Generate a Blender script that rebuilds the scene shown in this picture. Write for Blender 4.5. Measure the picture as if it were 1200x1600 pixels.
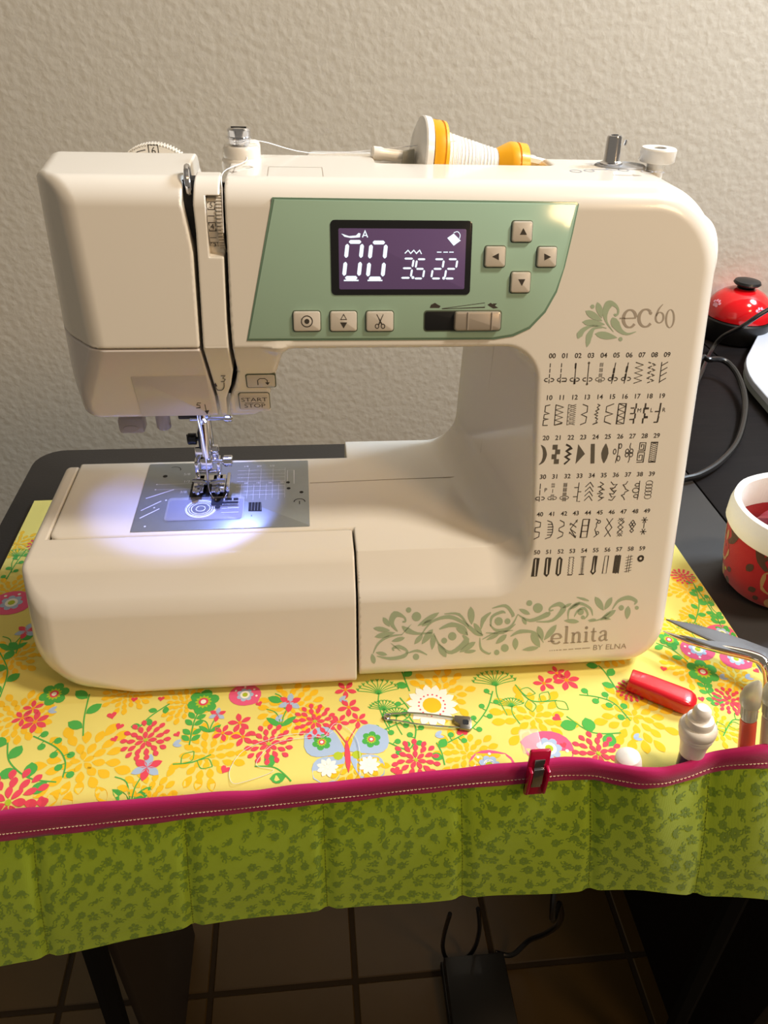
import bpy, bmesh, math, random
import numpy as np
from mathutils import Vector, Matrix

for o in list(bpy.data.objects): bpy.data.objects.remove(o)
COL = bpy.context.scene.collection
scene = bpy.context.scene
rnd = random.Random(7)
TZ = 740.0                      # table height in mm: all measures below are mm, z = 0 on the table

# ------------------------------------------------------------------ camera
FPX = 1150.0
_D = np.array([-140., -837., FPX]); _D /= np.linalg.norm(_D)
_X = np.array([11660., -370., FPX]); _X -= _D*(_X@_D); _X /= np.linalg.norm(_X)
_Z = np.cross(_X, _D); _Z = _Z if _Z[1] < 0 else -_Z
RM = np.stack([_X, _D, _Z])
CAM = np.array([-28.6, -342.1, 401.0])
cd = bpy.data.cameras.new('camera'); cam = bpy.data.objects.new('camera', cd); COL.objects.link(cam)
cd.sensor_fit = 'VERTICAL'; cd.sensor_height = 36; cd.sensor_width = 27; cd.lens = FPX/1600*36
cd.clip_start = 0.01; cd.clip_end = 30
_r, _u, _b = RM@np.array([1, 0, 0.]), RM@np.array([0, -1, 0.]), RM@np.array([0, 0, -1.])
M4 = Matrix(((_r[0], _u[0], _b[0], CAM[0]/1000), (_r[1], _u[1], _b[1], CAM[1]/1000), (_r[2], _u[2], _b[2], (CAM[2]+TZ)/1000), (0, 0, 0, 1)))
cam.matrix_world = M4
scene.camera = cam

# ------------------------------------------------------------------ light
world = bpy.data.worlds.new('room_world'); scene.world = world; world.use_nodes = True
bg = world.node_tree.nodes['Background']; bg.inputs[0].default_value = (1.0, 0.87, 0.70, 1); bg.inputs[1].default_value = 0.20
def area(name, loc, target, size, power, col, shape='DISK'):
    l = bpy.data.lights.new(name, 'AREA'); l.shape = shape; l.size = size; l.energy = power; l.color = col
    o = bpy.data.objects.new(name, l); COL.objects.link(o)
    p = Vector((loc[0]/1000, loc[1]/1000, (loc[2]+TZ)/1000)); t = Vector((target[0]/1000, target[1]/1000, (target[2]+TZ)/1000))
    o.location = p; o.rotation_euler = (t-p).to_track_quat('-Z', 'Y').to_euler()
    return o
area('ceiling_light', (970, -160, 1650), (100, 100, 0), 0.26, 23, (1.0, 0.885, 0.73))
area('warm_room_light', (1050, -1000, 1300), (0, 0, 100), 0.40, 10.0, (1.0, 0.64, 0.32))
area('cool_side_light', (1150, 420, 1150), (150, 200, 200), 0.35, 24, (0.72, 0.85, 1.0))
scene.view_settings.view_transform = 'Standard'; scene.view_settings.look = 'None'
scene.view_settings.exposure = 0.0; scene.view_settings.gamma = 1.0
scene.view_settings.use_curve_mapping = False

# ------------------------------------------------------------------ helpers
def V(p): return (p[0]/1000, p[1]/1000, (p[2]+TZ)/1000)
def at(px, py, n, c):            # where the sight line of a photo pixel meets a real plane n.p = c
    r = RM@np.array([px-600., py-800., FPX]); n = np.array(n, float)
    return CAM + r*((c-n@CAM)/(n@r))
def onz(px, py, z=2.0): return at(px, py, (0, 0, 1), z)
def ony(px, py, y): return at(px, py, (0, 1, 0), y)
ALPHA = math.radians(16.5); TA = math.tan(ALPHA); CA = math.cos(ALPHA); SA = math.sin(ALPHA)
def face(px, py):                # photo pixel -> (x, z) on the leaning front of the machine
    p = at(px, py, (0, 1, -TA), -6*TA); return (p[0], p[2])
def FP(x, z, off=0.0):           # point on the leaning front, off mm in front of it
    return (x, (z-6)*TA-off*CA, z+off*SA)

def s2l(c): return c/12.92 if c <= 0.04045 else ((c+0.055)/1.055)**2.4
def rgb(h):
    if isinstance(h, str): h = h.lstrip('#'); h = [int(h[i:i+2], 16)/255 for i in (0, 2, 4)]
    return tuple(s2l(c) for c in h)+(1,)
MATS = {}
def mat(name, col, rough=0.5, metal=0.0, coat=0.0, var=0.04, vscale=40, bump=0.0, bscale=300, trans=0.0, emit=0.0, ior=1.45, sheen=0.0, sub=0.0, alpha=1.0, spec=0.5):
    m = bpy.data.materials.new(name); m.use_nodes = True; nt = m.node_tree; b = nt.nodes['Principled BSDF']
    c = rgb(col)
    tc = nt.nodes.new('ShaderNodeTexCoord'); nz = nt.nodes.new('ShaderNodeTexNoise'); nz.inputs['Scale'].default_value = vscale; nz.inputs['Detail'].default_value = 4
    nt.links.new(tc.outputs['Object'], nz.inputs['Vector'])
    mx = nt.nodes.new('ShaderNodeMixRGB'); mx.inputs[1].default_value = tuple(max(0, x*(1-var)) for x in c[:3])+(1,); mx.inputs[2].default_value = tuple(min(1, x*(1+var)) for x in c[:3])+(1,)
    nt.links.new(nz.outputs[0], mx.inputs[0]); nt.links.new(mx.outputs[0], b.inputs['Base Color'])
    b.inputs['Roughness'].default_value = rough; b.inputs['Metallic'].default_value = metal
    b.inputs['Coat Weight'].default_value = coat; b.inputs['Coat Roughness'].default_value = 0.08
    b.inputs['Transmission Weight'].default_value = trans; b.inputs['IOR'].default_value = ior
    b.inputs['Sheen Weight'].default_value = sheen; b.inputs['Specular IOR Level'].default_value = spec
    b.inputs['Alpha'].default_value = alpha
    if sub: b.inputs['Subsurface Weight'].default_value = sub; b.inputs['Subsurface Radius'].default_value = (0.004, 0.003, 0.002)
    if emit: nt.links.new(mx.outputs[0], b.inputs['Emission Color']); b.inputs['Emission Strength'].default_value = emit
    if bump:
        n2 = nt.nodes.new('ShaderNodeTexNoise'); n2.inputs['Scale'].default_value = bscale; n2.inputs['Detail'].default_value = 3
        nt.links.new(tc.outputs['Object'], n2.inputs['Vector'])
        bp = nt.nodes.new('ShaderNodeBump'); bp.inputs['Strength'].default_value = bump; bp.inputs['Distance'].default_value = 0.001
        nt.links.new(n2.outputs[0], bp.inputs['Height']); nt.links.new(bp.outputs[0], b.inputs['Normal'])
    MATS[name] = m
    return m

def thing(name, label, cat, loc=(0, 0, 0), group=None):
    o = bpy.data.objects.new(name, None); COL.objects.link(o); o.location = V(loc); o.empty_display_size = 0.01
    o['label'] = label; o['category'] = cat
    if group: o['group'] = group
    return o
def root_of(o):
    v = Vector((0, 0, 0))
    while o is not None: v += o.location; o = o.parent
    return v
class MB:
    def __init__(s): s.v = []; s.f = []; s.m = []; s.mi = 0
    def add(s, vs, fs, mi=None):
        n = len(s.v); s.v.extend([tuple(map(float, p)) for p in vs]); s.f.extend([tuple(i+n for i in f) for f in fs]); s.m.extend([s.mi if mi is None else mi]*len(fs))
    def box(s, c, d, rot=None, bev=0.0, seg=2):
        bm = bmesh.new(); bmesh.ops.create_cube(bm, size=1.0)
        bmesh.ops.scale(bm, vec=Vector(d), verts=bm.verts)
        if bev: bmesh.ops.bevel(bm, geom=bm.edges[:], offset=bev, segments=seg, profile=0.5, affect='EDGES')
        s.bm(bm, c, rot)
    def bm(s, bm, c=(0, 0, 0), rot=None):
        if rot is not None: bmesh.ops.transform(bm, matrix=rot.to_4x4(), verts=bm.verts)
        bm.verts.ensure_lookup_table(); bm.verts.index_update()
        s.add([(v.co.x+c[0], v.co.y+c[1], v.co.z+c[2]) for v in bm.verts], [tuple(v.index for v in f.verts) for f in bm.faces]); bm.free()
    def tube(s, pts, r, n=8, smooth=0, caps=True):
        P = [Vector(p) for p in pts]
        R = list(r) if isinstance(r, (list, tuple)) else [r]*len(P)
        if smooth and len(P) > 2:
            Q, RR = [], []
            for i in range(len(P)-1):
                p0, p1, p2, p3 = P[max(i-1, 0)], P[i], P[i+1], P[min(i+2, len(P)-1)]
                for k in range(smooth):
                    t = k/smooth
                    Q.append(0.5*((2*p1)+(p2-p0)*t+(2*p0-5*p1+4*p2-p3)*t*t+(3*p1-p0-3*p2+p3)*t**3)); RR.append(R[i]*(1-t)+R[i+1]*t)
            Q.append(P[-1]); RR.append(R[-1]); P, R = Q, RR
        t0 = (P[1]-P[0]).normalized(); a = Vector((0, 0, 1)) if abs(t0.z) < 0.9 else Vector((1, 0, 0))
        u = t0.cross(a).normalized(); vs, fs = [], []
        for i, p in enumerate(P):
            t = (P[min(i+1, len(P)-1)]-P[max(i-1, 0)]).normalized()
            u = (u-t*u.dot(t)).normalized(); w = t.cross(u)
            for k in range(n):
                an = 2*math.pi*k/n; vs.append(p+(u*math.cos(an)+w*math.sin(an))*R[i])
        for i in range(len(P)-1):
            for k in range(n): fs.append((i*n+k, i*n+(k+1) % n, (i+1)*n+(k+1) % n, (i+1)*n+k))
        if caps: fs.append(tuple(range(n))[::-1]); fs.append(tuple((len(P)-1)*n+k for k in range(n)))
        s.add(vs, fs)
    def lathe(s, prof, o=(0, 0, 0), ax=(0, 0, 1), n=32, sc=(1, 1), up=None):
        ax = Vector(ax).normalized(); a = Vector(up) if up else (Vector((1, 0, 0)) if abs(ax.x) < 0.9 else Vector((0, 1, 0)))
        u = (a-ax*a.dot(ax)).normalized(); w = ax.cross(u); o = Vector(o); vs, fs = [], []
        for r, h in prof:
            for k in range(n):
                t = 2*math.pi*k/n; vs.append(o+ax*h+(u*math.cos(t)*sc[0]+w*math.sin(t)*sc[1])*r)
        for i in range(len(prof)-1):
            for k in range(n): fs.append((i*n+k, i*n+(k+1) % n, (i+1)*n+(k+1) % n, (i+1)*n+k))
        if prof[0][0] > 1e-6: fs.append(tuple(range(n))[::-1])
        if prof[-1][0] > 1e-6: fs.append(tuple((len(prof)-1)*n+k for k in range(n)))
        s.add(vs, fs)
    def prism(s, poly, fn, h0, h1, bev=0.0):   # poly of (a,b); fn(a,b,h)->point ; bevelled top
        n = len(poly); cx = sum(p[0] for p in poly)/n; cy = sum(p[1] for p in poly)/n
        def inset(d):
            out = []
            for i in range(n):
                p0, p1, p2 = poly[i-1], poly[i], poly[(i+1) % n]
                e1 = Vector((p1[0]-p0[0], p1[1]-p0[1])); e2 = Vector((p2[0]-p1[0], p2[1]-p1[1]))
                if e1.length < 1e-9 or e2.length < 1e-9: out.append(p1); continue
                n1 = Vector((-e1.y, e1.x)).normalized(); n2 = Vector((-e2.y, e2.x)).normalized(); b = (n1+n2)
                if b.length < 1e-6: out.append(p1); continue
                b.normalize(); k = d/max(0.3, b.dot(n1)); out.append((p1[0]+b.x*k, p1[1]+b.y*k))
            return out
        area2 = sum(poly[i-1][0]*poly[i][1]-poly[i][0]*poly[i-1][1] for i in range(n))
        sg = 1 if area2 > 0 else -1
        rings = [(poly, h0), (poly, h1-bev)]
        if bev: rings += [(inset(sg*bev*0.3), h1-bev*0.3), (inset(sg*bev), h1)]
        else: rings[1] = (poly, h1)
        vs, fs = [], []
        for ring, h in rings:
            for p in ring: vs.append(fn(p[0], p[1], h))
        for i in range(len(rings)-1):
            for k in range(n):
                q = (i*n+k, i*n+(k+1) % n, (i+1)*n+(k+1) % n, (i+1)*n+k); fs.append(q if sg > 0 else q[::-1])
        top = tuple((len(rings)-1)*n+k for k in range(n)); bot = tuple(range(n))
        fs.append(top if sg > 0 else top[::-1]); fs.append(bot[::-1] if sg > 0 else bot)
        s.add(vs, fs)
    def build(s, name, mats, parent=None, smooth=35, stuff=False, label=None, fix=True):
        me = bpy.data.meshes.new(name)
        off = root_of(parent) if parent is not None else Vector((0, 0, 0))
        own = Vector((0, 0, 0))
        if parent is None:
            xs = np.array(s.v); own = Vector(V((xs[:, 0].mean(), xs[:, 1].mean(), xs[:, 2].min())))
        o3 = off+own
        me.from_pydata([(p[0]/1000-o3.x, p[1]/1000-o3.y, (p[2]+TZ)/1000-o3.z) for p in s.v], [], s.f)
        if not isinstance(mats, (list, tuple)): mats = [mats]
        for m in mats: me.materials.append(m)
        me.polygons.foreach_set('material_index', s.m)
        if fix:
            b = bmesh.new(); b.from_mesh(me); bmesh.ops.recalc_face_normals(b, faces=b.faces); b.to_mesh(me); b.free()
        if smooth:
            me.polygons.foreach_set('use_smooth', [True]*len(me.polygons)); me.set_sharp_from_angle(angle=math.radians(smooth))
        me.update()
        o = bpy.data.objects.new(name, me); COL.objects.link(o); o.location = own
        if parent is not None: o.parent = parent
        if stuff: o['kind'] = 'stuff'
        if label: o['label'] = label
        return o
def tag(o, label, cat, group=None, kind=None):
    o['label'] = label; o['category'] = cat
    if group: o['group'] = group
    if kind: o['kind'] = kind
    return o
def struct(o): o['kind'] = 'structure'; return o

# flat print: 2D shapes gathered, then laid on a surface through fn(a, b, off)
class Print:
    def __init__(s): s.p = []       # (points, faces, material, layer)
    def poly(s, pts, mi=0, layer=0): s.p.append((list(pts), [tuple(range(len(pts)))], mi, layer))
    def circle(s, c, r, mi=0, layer=0, n=14, ry=None):
        ry = ry or r; s.poly([(c[0]+r*math.cos(2*math.pi*k/n), c[1]+ry*math.sin(2*math.pi*k/n)) for k in range(n)], mi, layer)
    def stroke(s, pts, w, mi=0, layer=0, smooth=0):
        P = [np.array(p[:2], float) for p in pts]; W = [p[2] for p in pts] if len(pts[0]) > 2 else ([w]*len(P) if not isinstance(w, (list, tuple)) else list(w))
        if smooth and len(P) > 2:
            Q, RR = [], []
            for i in range(len(P)-1):
                p0, p1, p2, p3 = P[max(i-1, 0)], P[i], P[i+1], P[min(i+2, len(P)-1)]
                for k in range(smooth):
                    t = k/smooth; Q.append(0.5*((2*p1)+(p2-p0)*t+(2*p0-5*p1+4*p2-p3)*t*t+(3*p1-p0-3*p2+p3)*t**3)); RR.append(W[i]*(1-t)+W[i+1]*t)
            Q.append(P[-1]); RR.append(W[-1]); P, W = Q, RR
        vs, fs = [], []
        for i, p in enumerate(P):
            a = P[max(i-1, 0)]; b = P[min(i+1, len(P)-1)]; d = b-a; L = np.hypot(*d) or 1; nrm = np.array([-d[1], d[0]])/L
            k = 1.0
            if 0 < i < len(P)-1:
                e = P[i]-P[i-1]; le = np.hypot(*e) or 1; k = min(2.0, 1/max(0.4, abs((e[0]*d[0]+e[1]*d[1])/le/L)))
            vs += [tuple(p+nrm*W[i]*k/2), tuple(p-nrm*W[i]*k/2)]
        for i in range(len(P)-1): fs.append((2*i, 2*i+1, 2*i+3, 2*i+2))
        s.p.append((vs, fs, mi, layer))
    def leaf(s, a, b, w, mi=0, layer=0, fat=0.5, n=5):
        a = np.array(a, float); b = np.array(b, float); d = b-a; nr = np.array([-d[1], d[0]]); L = np.hypot(*d) or 1; nr = nr/L
        L1, L2 = [], []
        for k in range(1, n):
            t = k/n; ww = w/2*math.sin(math.pi*t**(math.log(0.5)/math.log(fat)))**0.68
            L1.append(tuple(a+d*t+nr*ww)); L2.append(tuple(a+d*t-nr*ww))
        s.poly([tuple(a)]+L2+[tuple(b)]+L1[::-1], mi, layer)
    def text(s, txt, c, size, mi=0, layer=0, shear=0.0, sx=1.0, align='CENTER', bold=0.0):
        cu = bpy.data.curves.new('t', 'FONT'); cu.body = txt; cu.size = size; cu.align_x = align; cu.align_y = 'CENTER'; cu.shear = shear; cu.resolution_u = 3; cu.offset = bold
        o = bpy.data.objects.new('t', cu); me = o.to_mesh()
        s.p.append(([(c[0]+v.co.x*sx, c[1]+v.co.y) for v in me.vertices], [tuple(p.vertices) for p in me.polygons], mi, layer))
        o.to_mesh_clear(); bpy.data.objects.remove(o); bpy.data.curves.remove(cu)
    def map2(s, f):
        s.p = [([f(*q) for q in pts], fs, mi, ly) for pts, fs, mi, ly in s.p]; return s
    def build(s, name, mats, fn, parent, off=0.10, step=0.03, label=None, up=(0, 0, 1)):
        mb = MB(); up = Vector(up)
        for pts, fs, mi, ly in s.p:
            P3 = [fn(q[0], q[1], off+ly*step) for q in pts]; n0 = Vector((0, 0, 0))
            f = fs[0]
            for k in range(len(f)):
                n0 += (Vector(P3[f[k]])).cross(Vector(P3[f[(k+1) % len(f)]]))
            flip = n0.dot(up) < 0
            mb.add(P3, [q[::-1] if flip else q for q in fs], mi)
        return mb.build(name, mats, parent, smooth=0, stuff=True, label=label, fix=False)

# ------------------------------------------------------------------ solids by signed distance + surface nets
def rmax(a, b, r):
    u = np.maximum(a+r, 0); v = np.maximum(b+r, 0); return np.minimum(np.maximum(a, b), -r)+np.sqrt(u*u+v*v)
def rmin(a, b, r): return -rmax(-a, -b, r)
def nets(f, lo, hi, h):
    lo = np.array(lo, float); n = [int(math.ceil((hi[i]-lo[i])/h))+1 for i in range(3)]
    ax = [(lo[i]+h*np.arange(n[i])).astype(np.float32) for i in range(3)]
    X, Y, Z = ax[0][:, None, None], ax[1][None, :, None], ax[2][None, None, :]
    v = np.broadcast_to(f(X, Y, Z), n).astype(np.float32)
    ins = v < 0
    c = np.zeros([k-1 for k in n], np.uint8)
    for i in (0, 1):
        for j in (0, 1):
            for k in (0, 1): c += ins[i:n[0]-1+i, j:n[1]-1+j, k:n[2]-1+k]
    act = (c > 0) & (c < 8); I = np.argwhere(act); idx = np.full(act.shape, -1, np.int32); idx[act] = np.arange(len(I))
    acc = np.zeros((len(I), 3)); cnt = np.zeros(len(I))
    cor = [(i, j, k) for i in (0, 1) for j in (0, 1) for k in (0, 1)]
    for a in cor:
        for b in cor:
            if sum(b)-sum(a) == 1 and all(b[q] >= a[q] for q in range(3)):
                va = v[I[:, 0]+a[0], I[:, 1]+a[1], I[:, 2]+a[2]]; vb = v[I[:, 0]+b[0], I[:, 1]+b[1], I[:, 2]+b[2]]
                m = (va < 0) != (vb < 0); t = np.where(m, va/np.where(m, va-vb, 1), 0)
                pa = I+np.array(a); d = np.array(b)-np.array(a)
                acc += np.where(m[:, None], pa+d[None]*t[:, None], 0); cnt += m
    P = lo+h*acc/cnt[:, None]
    def grad(P):
        e = 0.25; g = np.zeros_like(P)
        for i in range(3):
            d = np.zeros(3); d[i] = e
            A = P+d; B = P-d; g[:, i] = (f(A[:, 0], A[:, 1], A[:, 2])-f(B[:, 0], B[:, 1], B[:, 2]))/(2*e)
        return g
    for _ in range(2):
        g = grad(P); d = f(P[:, 0], P[:, 1], P[:, 2]); s = -d/np.maximum((g*g).sum(1), 0.25)
        P = P+np.clip(s, -h*.6, h*.6)[:, None]*g
    g = grad(P); N = g/np.maximum(np.linalg.norm(g, axis=1, keepdims=True), 1e-6)
    Q = []
    for a, b, cc in ((0, 1, 2), (1, 2, 0), (2, 0, 1)):
        sl = lambda s0: tuple(slice(s0[q][0], s0[q][1]) for q in range(3))
        A = [(0, n[q]) for q in range(3)]; B = [(0, n[q]) for q in range(3)]
        A[a] = (0, n[a]-1); B[a] = (1, n[a])
        for q in (b, cc): A[q] = (1, n[q]-1); B[q] = (1, n[q]-1)
        va, vb = ins[sl(A)], ins[sl(B)]; E = np.argwhere(va != vb); s0 = va[va != vb]
        base = E.copy(); base[:, b] += 1; base[:, cc] += 1
        def cell(db, dc):
            q = base.copy(); q[:, b] += db; q[:, cc] += dc; return idx[q[:, 0], q[:, 1], q[:, 2]]
        q = np.stack([cell(-1, -1), cell(0, -1), cell(0, 0), cell(-1, 0)], 1)
        q[~s0] = q[~s0][:, ::-1]; Q.append(q)
    return P, N, np.concatenate(Q)
def solid(name, f, lo, hi, h, m, parent, label=None):
    P, N, Q = nets(f, lo, hi, h)
    off = root_of(parent); me = bpy.data.meshes.new(name); P = P/1000+np.array([-off.x, -off.y, TZ/1000-off.z])
    me.vertices.add(len(P)); me.vertices.foreach_set('co', P.ravel().astype(np.float32))
    me.loops.add(Q.size); me.loops.foreach_set('vertex_index', Q.ravel().astype(np.int32))
    me.polygons.add(len(Q)); me.polygons.foreach_set('loop_start', np.arange(len(Q), dtype=np.int32)*4)
    me.update(calc_edges=True); me.validate()
    me.polygons.foreach_set('use_smooth', [True]*len(me.polygons))
    if len(me.vertices) == len(N): me.normals_split_custom_set_from_vertices(N.astype(np.float32))
    me.materials.append(m)
    o = bpy.data.objects.new(name, me); COL.objects.link(o); o.parent = parent
    if label: o['label'] = label
    return o
def rrect(x0, x1, y0, y1, r, n=4):
    out = []
    for cx, cy, a in ((x1-r, y1-r, 0), (x0+r, y1-r, 90), (x0+r, y0+r, 180), (x1-r, y0+r, 270)):
        for k in range(n+1):
            t = math.radians(a+90*k/n); out.append((cx+r*math.cos(t), cy+r*math.sin(t)))
    return out
# ------------------------------------------------------------------ materials
WHITE = mat('white_plastic', '#E9E3D8', 0.26, coat=0.45, var=0.012)
WHITE2 = mat('white_gloss_plastic', '#EDEAE4', 0.22, coat=0.3, var=0.012)
CREAM = mat('lower_cover_plastic', '#DCD5D2', 0.22, coat=0.4, var=0.015)
DARKGAP = mat('dark_slot_metal', '#15151A', 0.35, metal=0.6)
CHROME = mat('chrome', '#D9DADF', 0.12, metal=1.0, var=0.02)
STEEL = mat('brushed_steel', '#9CA3A6', 0.38, metal=0.55, var=0.05, vscale=200)
DKSTEEL = mat('dark_steel', '#3A3C40', 0.3, metal=0.9)
BLACKP = mat('black_plastic', '#121213', 0.42, coat=0.1)
GREENP = mat('mint_panel', '#A7C7B1', 0.12, coat=0.8, var=0.015)
BUTTON = mat('button_plastic', '#D3CBBE', 0.3, coat=0.2, var=0.02)
INK = mat('black_ink', '#3B352E', 0.6)
INK2 = mat('charcoal_ink', '#5F594E', 0.6); INKG = mat('green_ink', '#A7B79B', 0.5)
INKB = mat('grey_brown_ink', '#A79C8E', 0.5)
BEZEL = mat('screen_bezel', '#151517', 0.12, coat=0.6)
LCD = mat('lcd_glass', '#54405F', 0.18, emit=0.55, var=0.03)
SEG = mat('lcd_segments', '#CFE4F4', 0.4, emit=0.95, var=0.01)
CLEAR = mat('clear_plastic', '#EEF0FA', 0.08, alpha=0.12, coat=0.5)
ENGRAVE = mat('plate_marks', '#E8ECF5', 0.4)
DKHOLE = mat('hole_black', '#08080A', 0.6)
RUBBER = mat('rubber', '#1C1C1C', 0.7)

# ------------------------------------------------------------------ the setting
def wall_material():
    m = mat('wall_plaster', '#D2CCBF', 0.62, var=0.02, vscale=6)
    nt = m.node_tree; b = nt.nodes['Principled BSDF']
    tc = nt.nodes.new('ShaderNodeTexCoord'); n1 = nt.nodes.new('ShaderNodeTexNoise'); n1.inputs['Scale'].default_value = 135; n1.inputs['Detail'].default_value = 2.5; n1.inputs['Distortion'].default_value = 0.25
    v1 = nt.nodes.new('ShaderNodeTexVoronoi'); v1.feature = 'SMOOTH_F1'; v1.inputs['Scale'].default_value = 115
    ad = nt.nodes.new('ShaderNodeMath'); ad.operation = 'SUBTRACT'
    nt.links.new(tc.outputs['Object'], n1.inputs['Vector']); nt.links.new(tc.outputs['Object'], v1.inputs['Vector'])
    nt.links.new(n1.outputs[0], ad.inputs[0]); nt.links.new(v1.outputs['Distance'], ad.inputs[1])
    bp = nt.nodes.new('ShaderNodeBump'); bp.inputs['Strength'].default_value = 0.16; bp.inputs['Distance'].default_value = 0.003
    nt.links.new(ad.outputs[0], bp.inputs['Height']); nt.links.new(bp.outputs[0], b.inputs['Normal'])
    return m
WALLM = wall_material()
mb = MB(); mb.box((0, 715, 600), (5200, 100, 2700)); struct(mb.build('wall_back', WALLM))
mb = MB(); mb.box((0, 659, -700), (5200, 12, 90), bev=3); struct(mb.build('baseboard_back', mat('baseboard_paint', '#B9B0A0', 0.4)))
GROUT = mat('floor_grout', '#2C2010', 0.9); TILEM = mat('floor_tile', '#4A3818', 0.35, var=0.22, vscale=9, bump=0.2, bscale=60)
mb = MB(); mb.box((0, -500, -790), (5200, 2530, 98)); floor = struct(mb.build('floor', GROUT))
tm = None
for i in range(-5, 6):
    for j in range(-5, 3):
        cx, cy = 12+200*i+100, 108+200*j+100
        if tm is None:
            mb = MB(); mb.box((cx, cy, -740.5), (193, 193, 3), bev=1.5, seg=1); t0 = mb.build('tile', TILEM, floor); tm = t0.data; t0c = (cx, cy)
        else:
            t = bpy.data.objects.new('tile', tm); COL.objects.link(t); t.parent = floor
            t.location = ((cx-t0c[0])/1000, (cy-t0c[1])/1000, rnd.uniform(-.0004, .0004))

def wood_material(name, c1, c2, rough):
    m = mat(name, c1, rough, var=0.0, spec=0.12)
    nt = m.node_tree; b = nt.nodes['Principled BSDF']; tc = nt.nodes.new('ShaderNodeTexCoord'); mp = nt.nodes.new('ShaderNodeMapping'); mp.inputs['Scale'].default_value = (14, 260, 120)
    nz = nt.nodes.new('ShaderNodeTexNoise'); nz.inputs['Scale'].default_value = 1.0; nz.inputs['Detail'].default_value = 6
    mx = nt.nodes.new('ShaderNodeMixRGB'); mx.inputs[1].default_value = rgb(c1); mx.inputs[2].default_value = rgb(c2)
    nt.links.new(tc.outputs['Object'], mp.inputs[0]); nt.links.new(mp.outputs[0], nz.inputs['Vector']); nt.links.new(nz.outputs[0], mx.inputs[0]); nt.links.new(mx.outputs[0], b.inputs['Base Color'])
    bp = nt.nodes.new('ShaderNodeBump'); bp.inputs['Strength'].default_value = 0.25; bp.inputs['Distance'].default_value = 0.0008; nt.links.new(nz.outputs[0], bp.inputs['Height']); nt.links.new(bp.outputs[0], b.inputs['Normal'])
    return m
DESKW = wood_material('dark_wood_laminate', '#1C1716', '#0C0909', 0.6)
TABLEW = mat('charcoal_table_laminate', '#2B2826', 0.55, var=0.06, bump=0.1, bscale=500)
LEGM = mat('table_leg_black', '#060606', 0.8, spec=.2); PANELM = mat('table_panel_brown', '#2E2620', 0.6)

tb = thing('sewing_table', 'low charcoal sewing table with a rounded back corner under the machine and mat', 'table', (25, 130, -740))
mb = MB(); poly = [(-305, -78), (359.6, -78), (359.6, 339)]+[(-305+28+28*math.cos(math.radians(a)), 339-28+28*math.sin(math.radians(a))) for a in range(90, 181, 15)]
mb.prism(poly, lambda a, b, h: (a, b, h), -24, -2, 2.0); mb.build('tabletop', TABLEW, tb)
for lx, ly in ((-214, -26), (340, -26), (340, 300)):
    mb = MB(); mb.tube([(lx, ly, -24), (lx*1.16, ly-4, -740)], 10, 6); mb.build('leg', LEGM, tb)
mb = MB(); mb.box((-222, 90, -384), (9, 200, 712), bev=1.5); mb.build('side_panel', PANELM, tb, label='dark brown side panel of the table')

dk = thing('side_desk', 'black wood-grain desk standing right of the sewing table, reaching the wall', 'desk', (760, 285, -740))
mb = MB()
mb.box((446, 372, -17), (171, 560, 30), bev=1.2); mb.build('desk_board', DESKW, dk)
mb = MB(); mb.box((817, 285, -17), (567, 734, 30), bev=1.2); mb.build('desktop', DESKW, dk)
mb = MB(); mb.box((446, 5, -17), (171, 170, 30), bev=1.2); mb.build('desk_board', DESKW, dk)
mb = MB(); mb.box((446, 290, -386), (18, 700, 708), bev=1); mb.build('side_panel', DESKW, dk)
mb = MB(); mb.box((1080, 290, -386), (18, 700, 708), bev=1); mb.build('side_panel', DESKW, dk)
mb = MB(); mb.box((763, 610, -386), (616, 16, 700), bev=1); mb.build('back_panel', DESKW, dk)

# ------------------------------------------------------------------ the sewing mat with pockets
def fabric(name, col, rough=0.85, scale=900):
    m = mat(name, col, rough, var=0.05, vscale=25, sheen=0.25, spec=0.2)
    nt = m.node_tree; b = nt.nodes['Principled BSDF']; tc = nt.nodes.new('ShaderNodeTexCoord'); w = []
    for d in ('X', 'Y'):
        q = nt.nodes.new('ShaderNodeTexWave'); q.bands_direction = d; q.inputs['Scale'].default_value = scale; q.inputs['Distortion'].default_value = 0.6; nt.links.new(tc.outputs['Object'], q.inputs['Vector']); w.append(q)
    a = nt.nodes.new('ShaderNodeMath'); a.operation = 'ADD'; nt.links.new(w[0].outputs['Fac'], a.inputs[0]); nt.links.new(w[1].outputs['Fac'], a.inputs[1])
    bp = nt.nodes.new('ShaderNodeBump'); bp.inputs['Strength'].default_value = 0.25; bp.inputs['Distance'].default_value = 0.0004; nt.links.new(a.outputs[0], bp.inputs['Height']); nt.links.new(bp.outputs[0], b.inputs['Normal'])
    return m
FYEL = fabric('yellow_cotton', '#ECDC76'); FGRN = fabric('lime_cotton', '#B9DC1A'); FPINK = fabric('magenta_binding', '#B01A5C')
P_MUM = fabric('print_gold', '#F7C31E'); P_RED = fabric('print_coral', '#EA4A5C'); P_GRN = fabric('print_green', '#4FB04A'); P_WHT = fabric('print_white', '#FBF6E6')
P_BLU = fabric('print_blue_grey', '#AFC3DC'); P_PNK = fabric('print_pink', '#EE5F86'); P_LIME = fabric('print_lime', '#B8C92E'); P_OR = fabric('print_orange', '#F39A1B'); P_DKG = fabric('print_dark_green', '#86AE17')
STITCH = mat('stitch_thread', '#F0E3C4', 0.7)
mat_thing = thing('sewing_mat', 'yellow floral quilted mat with a magenta-bound lime pocket strip hanging over the table edge', 'mat', (5, 80, -1))
def matz(x, y):
    z = 2.0+0.45*math.sin(x/41+1.0)*math.sin(y/33)
    if y < -66:
        t = min(1.0, (-66-y)/14); z -= 15*(1-math.sqrt(max(0, 1-t*t)))
    return z
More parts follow.
